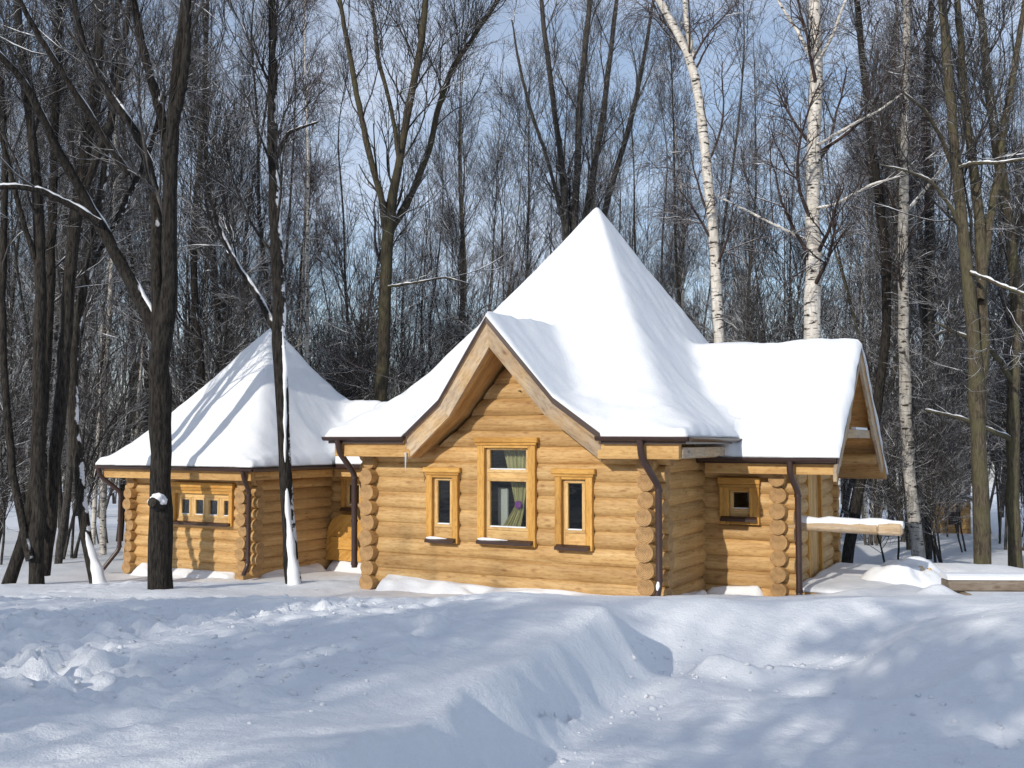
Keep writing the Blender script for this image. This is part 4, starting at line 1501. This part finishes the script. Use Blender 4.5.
TREE_A = hand_tree('bare_tree', 'thick dark forked tree standing in the snow in front of the small cabin', 'tree', 1, [
    ([(161, 590), (161, 470), (160, 380), (163, 330), (170, 280), (170, 180), (172, 120), (178, 60), (190, -20), (195, -110)], [30, 27, 27, 24, 19, 17, 16, 15, 13, 9]),
    ([(163, 345), (150, 318, .2), (125, 270, .3), (95, 215, .2), (66, 165, -.1), (48, 130, -.4), (25, 80, -.6), (0, 55, -.9), (-40, 20, -1.2)], [22, 18, 16, 14, 12, 10, 9, 8, 5]),
    ([(160, 335), (156, 270, .1), (158, 215, .3), (150, 165, .5), (130, 120, .6), (105, 90, .7), (80, 40, .8), (70, -30, .9)], [18, 15, 13, 12, 10, 9, 8, 6]),
    ([(171, 160), (160, 110, .2), (150, 75, .4), (138, 30, .6), (128, -40, .8)], [13, 12, 11, 10, 7]),
    ([(172, 130), (182, 90, -.2), (187, 45, -.3), (188, -30, -.4)], [14, 12, 11, 8]),
    ([(100, 222), (70, 205, -.2), (40, 190, -.4), (10, 186, -.6), (-30, 190, -.8)], [9, 8, 8, 7, 5]),
    ([(128, 175), (100, 130, -.2), (70, 85, -.5), (35, 30, -.7), (10, -20, -.9)], [10, 9, 8, 7, 5]),
], 15.2, (BARK_D, TWIG), sw=.80, twig=(26, 160, 760, 1300), crown_from=0.5, limb_len=(1.4, 3.2))
TREE_B = hand_tree('bare_tree', 'slim dark leaning tree with packed snow up one side, before the small cabin', 'tree', 2, [
    ([(295, 583), (288, 520), (284, 440), (281, 380), (279, 320), (277, 250), (273, 170), (273, 90), (273, 20), (272, -90)], [15, 13, 12, 14, 13, 12, 11, 10, 9, 7]),
    ([(280, 340), (268, 315, .2), (255, 290, .3), (235, 262, .5), (218, 225, .7), (205, 180, .8)], [8, 7, 6, 5, 4, 3]),
    ([(275, 160), (288, 133, -.2), (300, 128, -.4), (318, 122, -.5)], [5, 4, 3, 2]),
], 16.6, (BARK_S, TWIG), twig=(22, 130, 600, 1000), crown_from=0.45, limb_len=(1.2, 2.6), flare=1.1)
hand_tree('bare_tree', 'twin thick dark trunks at the forest edge, left of the small cabin', 'tree', 3, [
    ([(37, 582), (38, 480), (38, 400), (40, 330), (42, 250), (36, 180), (30, 110), (20, 40), (10, -70)], [21, 19, 18, 17, 16, 14, 13, 11, 8]),
    ([(44, 575, .5), (58, 440, .4), (65, 340, .4), (74, 230, .4), (84, 160, .5), (97, 80, .6), (104, -20, .8)], [17, 17, 17, 18, 16, 14, 11]),
    ([(30, 560, -.2), (12, 470, .2), (4, 380, .4), (2, 280, .5), (6, 160, .6), (-4, 20, .8)], [11, 11, 10, 10, 9, 7]),
    ([(76, 215, .4), (100, 150, .2), (118, 100, .1), (125, 30, 0), (140, -40, 0)], [11, 10, 9, 8, 6]),
    ([(38, 270), (20, 210, -.3), (5, 150, -.5), (-20, 80, -.6)], [8, 7, 6, 5]),
], 18.5, (BARK_D, TWIG), sw=.72, twig=(30, 170, 800, 1400), crown_from=0.45, limb_len=(1.5, 3.2))
hand_tree('bare_tree', 'curved dark trunk at the picture edge, left of the twin trunks', 'tree', 31, [
    ([(6, 584), (24, 545), (36, 480), (42, 420), (48, 340), (52, 250), (54, 150), (58, 40), (60, -60)], [13, 12, 11, 11, 10, 9, 8, 8, 6]),
], 19.6, (BARK_D, TWIG), twig=(14, 90, 420, 800), crown_from=0.4, limb_len=(1.4, 2.8))
TREE_C = hand_tree('bare_tree', 'bent slender tree with a snow-plastered foot beside the wall of the small cabin', 'tree', 4, [
    ([(98, 580), (84, 530), (78, 470), (72, 400), (74, 330), (88, 270), (100, 200), (112, 120), (118, 20), (122, -60)], [13, 11, 10, 10, 9, 9, 8, 8, 7, 5]),
    ([(86, 280), (100, 250, .3), (125, 205, .5), (150, 150, .7), (165, 90, .9)], [7, 6, 6, 5, 3]),
], 20.5, (BARK_S, TWIG), twig=(18, 110, 520, 900), crown_from=0.35, limb_len=(1.3, 2.8))
hand_tree('bare_tree', 'large forked tree with olive bark behind the gap between the two cabins', 'tree', 5, [
    ([(377, 560), (380, 400), (385, 330), (387, 240), (391, 205), (400, 160), (408, 110), (421, 50), (427, -10), (430, -90)], [22, 19, 18, 17, 15, 12, 11, 10, 9, 7]),
    ([(388, 232), (402, 215, .3), (415, 185, .6), (430, 150, .9), (437, 110, 1.0), (448, 75, 1.2), (478, 30, 1.3), (505, -10, 1.5)], [13, 11, 10, 9, 8, 8, 7, 5]),
    ([(388, 250), (380, 190, -.2), (368, 150, -.4), (356, 90, -.5), (347, 40, -.6), (334, -30, -.8)], [10, 9, 9, 8, 7, 5]),
    ([(400, 165), (392, 110, .2), (378, 60, .3), (372, 0, .4), (365, -60, .5)], [7, 6, 6, 5, 4]),
    ([(385, 287), (400, 285, -.5), (425, 281, -1.0), (445, 277, -1.4), (470, 284, -1.7)], [4, 4, 3, 3, 2]),
], 26.0, (BARK_L, TWIG), twig=(56, 330, 1500, 2600), crown_from=0.42, limb_len=(1.8, 3.8), ang=(30, 9), sw=.7)
hand_tree('bare_tree', 'many-stemmed tree spreading like a fan behind the peak of the pyramid roof', 'tree', 6, [
    ([(567, 560), (567, 260), (565, 200), (560, 150), (553, 100), (545, 40), (538, -40)], [13, 11, 10, 9, 8, 7, 5]),
    ([(570, 560, .2), (573, 250, .2), (576, 180, .2), (580, 100, .2), (588, 20, .2), (592, -60, .2)], [13, 11, 10, 9, 8, 6]),
    ([(575, 540, .5), (582, 240, .5), (594, 170, .6), (604, 110, .8), (612, 40, 1.0), (622, -40, 1.1)], [11, 10, 9, 8, 7, 5]),
    ([(580, 540, .7), (600, 225, .8), (620, 160, 1.0), (634, 110, 1.2), (644, 60, 1.4), (655, -10, 1.5)], [10, 9, 8, 7, 6, 4]),
    ([(565, 230), (548, 160, -.4), (530, 110, -.7), (518, 60, -1.0), (512, 20, -1.1)], [6, 5, 5, 4, 2]),
], 32.0, (BARK_G, TWIG), twig=(54, 340, 1700, 2800), crown_from=0.35, limb_len=(1.6, 3.6), ang=(27, 9), up=.14, sw=.72)
hand_tree('birch_tree', 'white birch leaning and forking near its top, right behind the pyramid roof', 'birch', 7, [
    ([(724, 560), (721, 400), (719, 320), (714, 240), (708, 170), (700, 100), (692, 55), (674, 25), (655, -5), (630, -60)], [12, 11, 10.5, 10, 10, 9.5, 9, 8, 7, 5]),
    ([(693, 58), (686, 20, .2), (682, -40, .4)], [6, 5, 4]),
], 24.0, (BIRCH, TWIG_B), twig=(16, 100, 520, 900), crown_from=0.45, limb_len=(1.4, 3.0), birch=True, ang=(40, 10))
hand_tree('birch_tree', 'straight white birch rising behind the ridge of the porch wing', 'birch', 8, [
    ([(810, 560), (811, 400), (812, 320), (813, 240), (814, 150), (815, 80), (815, 20), (815, -100)], [20, 18, 17, 15.5, 14, 13, 12, 10]),
    ([(814, 70), (820, 60, -.1), (835, 30, -.3), (845, 0, -.4), (870, -25, -.6)], [4, 3.6, 3, 2.6, 2]),
    ([(814, 64), (800, 35, .1), (785, 12, .3), (772, -10, .5)], [4, 3.6, 3, 2]),
    ([(813, 148), (830, 138, -.4), (852, 125, -.8), (880, 110, -1.3), (905, 92, -1.7)], [3.5, 3, 2.6, 2, 1.4]),
    ([(812, 243), (775, 225, .5), (745, 210, .8), (715, 195, 1.2)], [2.6, 2.2, 1.8, 1.2]),
    ([(811, 210), (835, 205, -.5), (870, 185, -1.0), (900, 176, -1.4)], [3.2, 2.8, 2.2, 1.4]),
], 22.5, (BIRCH, TWIG_B), twig=(26, 170, 900, 1500), crown_from=0.35, limb_len=(1.5, 3.4), birch=True, ang=(48, 12))
hand_tree('birch_tree', 'spotted birch standing beyond the end of the porch log rail', 'birch', 9, [
    ([(921, 566), (911, 500), (905, 400), (903, 300), (903, 220), (905, 150), (906, 80), (906, 10), (907, -80)], [15, 14, 13.5, 12, 11, 10, 9, 8, 6]),
    ([(904, 215), (925, 190, .2), (945, 165, .3), (965, 130, .5)], [4, 4, 3, 2]),
], 24.0, (BIRCH_S, TWIG_B), sw=.84, twig=(20, 130, 700, 1200), crown_from=0.4, limb_len=(1.4, 3.0), birch=True, ang=(45, 12))
hand_tree('bare_tree', 'smooth olive trunk dividing into two tall stems beyond the snow bank and bench', 'tree', 10, [
    ([(982, 570), (981, 480), (977, 400), (972, 320), (965, 250), (957, 180), (950, 100), (944, 20), (935, -70)], [21, 19, 18, 16, 14, 12.5, 11, 10, 8]),
    ([(980, 420), (984, 330, .2), (982, 260, .3), (977, 190, .5), (966, 120, .6), (962, 60, .7), (955, -30, .9)], [15, 14, 13, 12, 10, 9, 7]),
    ([(980, 300), (988, 230, .5), (996, 190, .6), (1002, 140, .7), (1012, 80, .8), (1022, 20, .9), (1030, -40, 1.)], [10, 10, 9, 9, 8, 7, 5]),
    ([(966, 240), (950, 205, -.3), (930, 180, -.6), (905, 170, -.9), (880, 165, -1.2)], [5, 5, 4, 3, 2]),
    ([(957, 168), (975, 163, -.6), (1000, 163, -1.1), (1030, 158, -1.6)], [5, 5, 4, 4]),
    ([(968, 272), (985, 278, -.6), (1005, 287, -1.0), (1035, 298, -1.5)], [5, 5, 5, 4]),
    ([(900, 90, -1.4), (925, 110, -.9), (940, 135, -.4), (952, 165, 0)], [3, 4, 5, 6]),
], 20.0, (BARK_L, TWIG), sw=.8, twig=(34, 220, 1100, 1900), crown_from=0.35, limb_len=(1.3, 3.2))
hand_tree('bare_tree', 'crooked brown tree with snow-laden drooping limbs at the picture edge beyond the bench', 'tree', 11, [
    ([(1016, 575), (1012, 470), (1014, 400), (1018, 300), (1010, 230), (1000, 170), (990, 110), (985, 50), (975, -40)], [13, 12, 12, 11, 11, 10, 9, 8, 6]),
    ([(1016, 390), (1000, 360, -.3), (985, 345, -.6), (960, 335, -.9), (935, 322, -1.2)], [6, 6, 5, 4, 2]),
    ([(1013, 440), (990, 430, -.4), (960, 418, -.8), (925, 410, -1.2)], [6, 5, 4, 3]),
    ([(1012, 250), (1030, 200, .2), (1045, 150, .3)], [8, 8, 6]),
], 23.5, (BARK_L, TWIG), twig=(30, 200, 1000, 1800), crown_from=0.25, limb_len=(1.4, 3.2))
hand_tree('bare_tree', 'grey trunk standing close behind the spotted birch, beyond the porch', 'tree', 12, [
    ([(925, 565), (927, 470), (929, 380), (927, 290), (930, 200), (925, 110), (930, 30), (935, -60)], [13, 12, 11, 11, 9, 8, 7, 5]),
], 26.0, (BARK_G, TWIG), twig=(20, 140, 700, 1300), crown_from=0.3, limb_len=(1.4, 3.0))
hand_tree('bare_tree', 'dark leaning trunk seen under the porch log rail and past the wing gable', 'tree', 13, [
    ([(846, 580), (855, 500), (872, 440), (884, 360), (888, 290), (880, 200), (868, 120), (860, 30), (850, -60)], [11, 11, 10, 9, 9, 8, 7, 6, 4]),
], 24.5, (BARK_D, TWIG), twig=(18, 120, 620, 1100), crown_from=0.4, limb_len=(1.4, 3.0))


def snow_clump(e, px, py, Y, sx_, sy_, sz_, seed):
    n1, n2 = 26, 16
    ph, tt = np.meshgrid(np.linspace(0, 2 * math.pi, n1, endpoint=False), np.linspace(0, math.pi, n2))
    X_, Y_, Z_ = np.sin(tt) * np.cos(ph), np.sin(tt) * np.sin(ph), np.cos(tt)
    k = 1 + .34 * fbm(X_ * 1.3 + Z_, Y_ * 1.3 - Z_ * .7, .8, 3, seed)
    V = np.stack([X_ * k * sx_, Y_ * k * sy_, Z_ * k * sz_], -1).reshape(-1, 3) + (at(px, py, Y) - np.array(e.location))
    I_ = np.arange(n1 * n2).reshape(n2, n1)
    nx_ = np.roll(I_, -1, axis=1)
    q = np.stack([I_[:-1], I_[1:], nx_[1:], nx_[:-1]], -1).reshape(-1, 4)
    link('snow_clump', np_mesh('snow_clump', V, q), e, [ROOFSNOW])


st_a = MB()
st_a.tube([at(160, 506, 15.2) - np.array(TREE_A.location), at(157, 504, 15.0) - np.array(TREE_A.location), at(152, 502, 14.88) - np.array(TREE_A.location)], [.13, .10, .075], 10)
st_a.build('branch_stub', BARK_D, TREE_A)
snow_clump(TREE_A, 158, 499, 14.99, .145, .11, .10, 1)


def packed_snow(e, pts, Y):
    """snow the wind has packed along one side of a trunk; pts = (px, py, width in pixels)"""
    P = np.array([at(p[0], p[1], Y) for p in pts]) - np.array(e.location)
    r = np.array([p[2] / 2 / F * Y for p in pts])
    n = 26
    t = np.linspace(0, len(pts) - 1, n)
    Q_ = np.stack([np.interp(t, np.arange(len(pts)), P[:, i]) for i in range(3)], -1)
    rr_ = np.interp(t, np.arange(len(pts)), r) * (1 + .06 * np.sin(t * 5.3))
    v, q = tube_arrays(Q_[None], np.maximum(rr_, .004)[None], 12)
    v = v + .012 * fbm(v[:, 0] * 3 + v[:, 2], v[:, 1] * 3 + v[:, 2] * .6, .30, 4, 4)[:, None]
    link('packed_snow', np_mesh('packed_snow', v, q), e, [ROOFSNOW])


packed_snow(TREE_B, [(285, 470, 1), (287, 500, 5), (289.5, 530, 7), (291.5, 555, 8), (293.5, 572, 11), (295, 590, 14)], 16.52)
packed_snow(TREE_B, [(283, 330, 0.5), (284, 350, 4), (285, 372, 4.5), (284.5, 395, 3), (284.5, 420, 4), (285, 450, 2.5), (286, 475, .5)], 16.52)
packed_snow(TREE_C, [(84, 528, 1), (89, 545, 6), (94, 560, 8), (98, 572, 11), (101, 592, 14)], 20.42)


# ---- the forest behind: a handful of kinds, then copies
def wander(rg, H, n=7, sway=0.5, lean=(0, 0)):
    z = np.linspace(0, H, n)
    x = np.cumsum(rg.normal(0, sway / n ** .5, n)) + lean[0] * z / H
    y = np.cumsum(rg.normal(0, sway / n ** .5, n)) + lean[1] * z / H
    x -= x[0]; y -= y[0]
    return np.stack([x, y, z - 0.2], -1)


def crown_mesh(c, sn, mat):
    me = as_mesh('crown', c + sn, mat)
    if sn:
        me.materials.append(ROOFSNOW)
        me.polygons.foreach_set('material_index', np.concatenate([np.zeros(sum(len(q) for v, q in c)), np.ones(sum(len(q) for v, q in sn))]).astype(np.int32))
    return me


def protos():
    out = {}
    rg = np.random.default_rng(77)
    K_ = {'tall': [], 'forked': [], 'birch': [], 'sapling': []}
    for k in range(4):
        H = rg.uniform(20, 25)
        P = wander(rg, H, 7, 1.0)
        r = .13 * np.linspace(1, .07, 7)
        t, c, s = grow(100 + k, [(P, r)], twig=(34, 240, 1300, 2300), crown_from=.2, limb_len=(1.8, 4.8), ang=(32, 10), up=.12)
        K_['tall'].append((as_mesh('trunk', t, BARK_G if k % 2 else BARK_D), crown_mesh(c, s, TWIG)))
    for k in range(3):
        H = rg.uniform(18, 23)
        P = wander(rg, H, 7, .8)
        st = [(P, .13 * np.linspace(1, .08, 7))]
        for j in range(rg.integers(2, 4)):
            a = rg.uniform(0, 6.28); b = rg.uniform(.12, .4)
            p0 = P[1] * (1 - b) + P[2] * b
            d = np.array((math.cos(a), math.sin(a), 0))
            st.append((np.array([p0, p0 + d * .5 + (0, 0, 1.6), p0 + d * 1.0 + (0, 0, 4), p0 + d * 1.7 + (0, 0, 7), p0 + d * 2.3 + (0, 0, H - p0[2] - rg.uniform(0, 2))]), .085 * np.linspace(1, .1, 5)))
        t, c, s = grow(200 + k, st, twig=(46, 320, 1600, 2700), crown_from=.25, limb_len=(1.6, 4.0), ang=(30, 10), up=.13)
        K_['forked'].append((as_mesh('trunk', t, BARK_G if k % 2 else BARK_L), crown_mesh(c, s, TWIG)))
    for k in range(2):
        H = rg.uniform(20, 24)
        t, c, s = grow(300 + k, [(wander(rg, H, 7, .6), .12 * np.linspace(1, .1, 7))], twig=(34, 240, 1200, 2000), crown_from=.3, limb_len=(1.2, 3.2), ang=(40, 11), birch=True)
        K_['birch'].append((as_mesh('trunk', t, BIRCH), as_mesh('crown', c, TWIG_B)))
    for k in range(4):
        st = []
        for j in range(rg.integers(2, 5)):
            H = rg.uniform(4, 8)
            P = wander(rg, H, 6, .5, (rg.normal(0, .9), rg.normal(0, .9)))
            P[:, :2] += rg.normal(0, .15, 2)
            st.append((P, .038 * np.linspace(1, .3, 6)))
        t, c, s = grow(400 + k, st, twig=(44, 220, 900, 1500), crown_from=.15, limb_len=(.8, 2.2), ang=(38, 12), up=.10, K=7)
        K_['sapling'].append((as_mesh('trunk', t, BARK_G), crown_mesh(c, s, FROST)))
    return K_


KINDS = protos()
ZONES = [(130, 'left of the small cabin'), (345, 'behind the small cabin roof'), (500, 'between the two cabin roofs'), (600, 'behind the pyramid roof and window gable'), (720, 'behind the pyramid roof near the leaning birch'),
         (880, 'behind the porch wing roof'), (2000, 'beyond the bench and snow bank')]
WORDS = {'tall': ('bare_tree', 'tree', 'tall slender leafless tree in the forest {}', 'tall leafless forest trees {}'),
         'forked': ('bare_tree', 'tree', 'leafless many-stemmed tree in the forest {}', 'many-stemmed forest trees {}'),
         'birch': ('birch_tree', 'birch', 'thin pale birch among the dark trees {}', 'thin birches {}'),
         'sapling': ('sapling', 'sapling', 'twiggy undergrowth sapling {}', 'undergrowth saplings {}')}


def zone(px):
    for lim, z in ZONES:
        if px < lim:
            return z


def place(kind, k, x, y, s, rz, tilt=(0, 0), words=None):
    tm, cm = KINDS[kind][k % len(KINDS[kind])]
    name, cat, lab, grp = WORDS[kind]
    e = empty(name, (x, y, gz(x, y)), rz)
    e.rotation_euler = (tilt[0], tilt[1], rz)
    e.scale = (s, s, s)
    px = 512 + F * x / max(y, 1)
    z = zone(px) if words is None else words
    tag(e, lab.format(z), cat, grp.format(z))
    for nm, me in (('trunk', tm), ('crown', cm)):
        o = bpy.data.objects.new(nm, me); COL.objects.link(o); o.parent = e
    return e


def in_house(x, y, pad=1.2):
    for e, x0, x1, y0, y1 in ((cabin, -5.5, 3.3, -1, 8), (lodge, -4.2, 5.4, -1, 6)):
        dx, dy = x - e.location[0], y - e.location[1]
        c, s = math.cos(TH), math.sin(TH)
        lx, ly = dx * c - dy * s, dx * s + dy * c
        if x0 - pad < lx < x1 + pad and y0 - pad < ly < y1 + pad:
            return True
    return False


rg = np.random.default_rng(5)
spots = []


def try_spot(px, Y, dmin):
    x = (px - 512) / F * Y
    if in_house(x, Y):
        return None
    for (a, b) in spots:
        if (a - x) ** 2 + (b - Y) ** 2 < dmin ** 2:
            return None
    spots.append((x, Y))
    return x, Y


def scatter(kind, n, pxr, Yr, dmin, sr, gaps=(), tilt=.03):
    c = t = 0
    while c < n and t < n * 40:
        t += 1
        px = rg.uniform(*pxr); Y = rg.uniform(*Yr)
        if any(a < px < b and Y < ymax for a, b, ymax in gaps):
            continue
        p = try_spot(px, Y, dmin)
        if p is None:
            continue
        place(kind, c + t, p[0], p[1], rg.uniform(*sr), rg.uniform(0, 6.28), (rg.normal(0, tilt), rg.normal(0, tilt)))
        c += 1


GAPS = [(505, 545, 52), (650, 685, 45)]
scatter('tall', 17, (-60, 340), (21, 48), 1.4, (.8, 1.1))
scatter('forked', 8, (-40, 350), (24, 50), 1.8, (.75, 1.05))
scatter('birch', 10, (40, 330), (28, 50), 1.6, (.7, .95))
scatter('sapling', 19, (-20, 380), (24, 46), 1.1, (.8, 1.3))
scatter('tall', 12, (340, 560), (34, 62), 1.6, (.7, 1.0), GAPS)
scatter('forked', 5, (330, 560), (34, 60), 1.8, (.7, 1.0), GAPS)
scatter('sapling', 11, (330, 560), (28, 48), 1.1, (.9, 1.5))
scatter('tall', 18, (560, 860), (32, 64), 1.6, (.7, 1.0), GAPS)
scatter('forked', 6, (600, 880), (34, 60), 1.8, (.7, .95), GAPS)
scatter('birch', 4, (640, 880), (36, 60), 1.6, (.7, .95))
scatter('sapling', 9, (600, 860), (28, 50), 1.1, (.9, 1.5))
scatter('tall', 14, (850, 1090), (24, 60), 1.5, (.7, 1.0))
scatter('forked', 5, (860, 1080), (28, 56), 1.8, (.7, 1.0))
scatter('birch', 4, (880, 1060), (34, 60), 1.6, (.7, .9))
scatter('sapling', 15, (850, 1060), (23, 46), 1.1, (.6, 1.2))

# the wood beyond, which reads as one mass
P_, R_ = [], []
rf = np.random.default_rng(9)
allp = []
for k in range(360):
    px = rf.uniform(-150, 1180) if k < 250 else rf.uniform(-150, 420); Y = rf.uniform(64, 125)
    x = (px - 512) / F * Y
    H = rf.uniform(10, 20)
    base = np.array((x, Y, gz(x, Y)))
    P_.append(base + wander(rf, H, 6, .8)); R_.append(.15 * np.linspace(1, .25, 6) * rf.uniform(.6, 1.2))
P_, R_ = np.array(P_), np.array(R_)
A1, B1_ = sprout(rf, P_, R_, 5600, .08, .97, (40, 12), (1.5, 4.0), 5, .12, .15, .4, .018, .4)
A2, B2_ = sprout(rf, A1, B1_, 12000, .15, 1., (40, 14), (.7, 1.9), 4, .06, .2, .6, .012, .6)
fw = as_mesh('distant_forest', [tube_arrays(P_, R_, 6), tube_arrays(A1, B1_, 4), tube_arrays(A2, B2_, 3)], FROST)
tag(link('distant_forest', fw), 'hazy mass of bare far trees closing the view behind the nearer trunks', 'forest', kind='stuff')

# ---- the trees behind the photographer, whose shadows lie over the foreground
FIRM = mat_plain('fir needles', (.035, .06, .03), .8, 0, .4, 5, .1)
rs_ = np.random.default_rng(3)
Hf = 12.0
Pt = np.stack([np.zeros(8), np.zeros(8), np.linspace(-.2, Hf, 8)], -1)[None]
Rt = (.17 * np.linspace(1, .08, 8))[None]
fb, fr_ = sprout(rs_, Pt, Rt, 190, .08, .99, (88, 8), (1.9, 3.1), 6, -.05, .06, .25, .012, .3, flat=.6)
fb2, fr2 = sprout(rs_, fb, fr_, 1700, .1, 1., (50, 10), (.5, 1.0), 4, -.06, .08, .6, .03, .5)
FT, FC = as_mesh('trunk', [tube_arrays(Pt, Rt, 8)], BARK_G), as_mesh('crown', [tube_arrays(fb, fr_, 5), tube_arrays(fb2, np.maximum(fr2, .048), 4)], FIRM)
for (x, y, s_) in ((-7.6, -8.2, .72), (-12.5, -5.3, .63), (-14.9, -3.8, .58), (-11.0, -8.0, .70), (-13.6, -6.2, .70), (-5.8, -7.8, .64), (-4.0, -8.2, .66), (-5.0, -9.4, .76), (-2.6, -11.0, .84), (-6.6, -11.6, .88), (-0.6, -10.0, .78), (-3.8, -12.6, .92)):
    e = empty('fir_tree', (x, y, gz(x, y)), x)
    e.scale = (s_, s_, s_)
    tag(e, 'dark fir standing behind the photographer, shading the foreground snow', 'fir', 'firs behind the photographer')
    for nm, me in (('trunk', FT), ('crown', FC)):
        o = bpy.data.objects.new(nm, me); COL.objects.link(o); o.parent = e
SH = 'behind the photographer'
for (x, y, s_, k, kind) in ((-9.6, -7.4, .46, 0, 'forked'), (-11.6, -6.4, .44, 2, 'forked'), (-3.6, -10.6, .5, 1, 'forked'), (-13.6, -5.0, .42, 1, 'forked'), (-10.8, -8.8, .48, 3, 'tall'), (-12.6, -7.6, .46, 2, 'forked'), (-15.0, -4.6, .44, 0, 'forked')):
    place(kind, k, x, y, s_, k * 1.3 + x, words=SH)
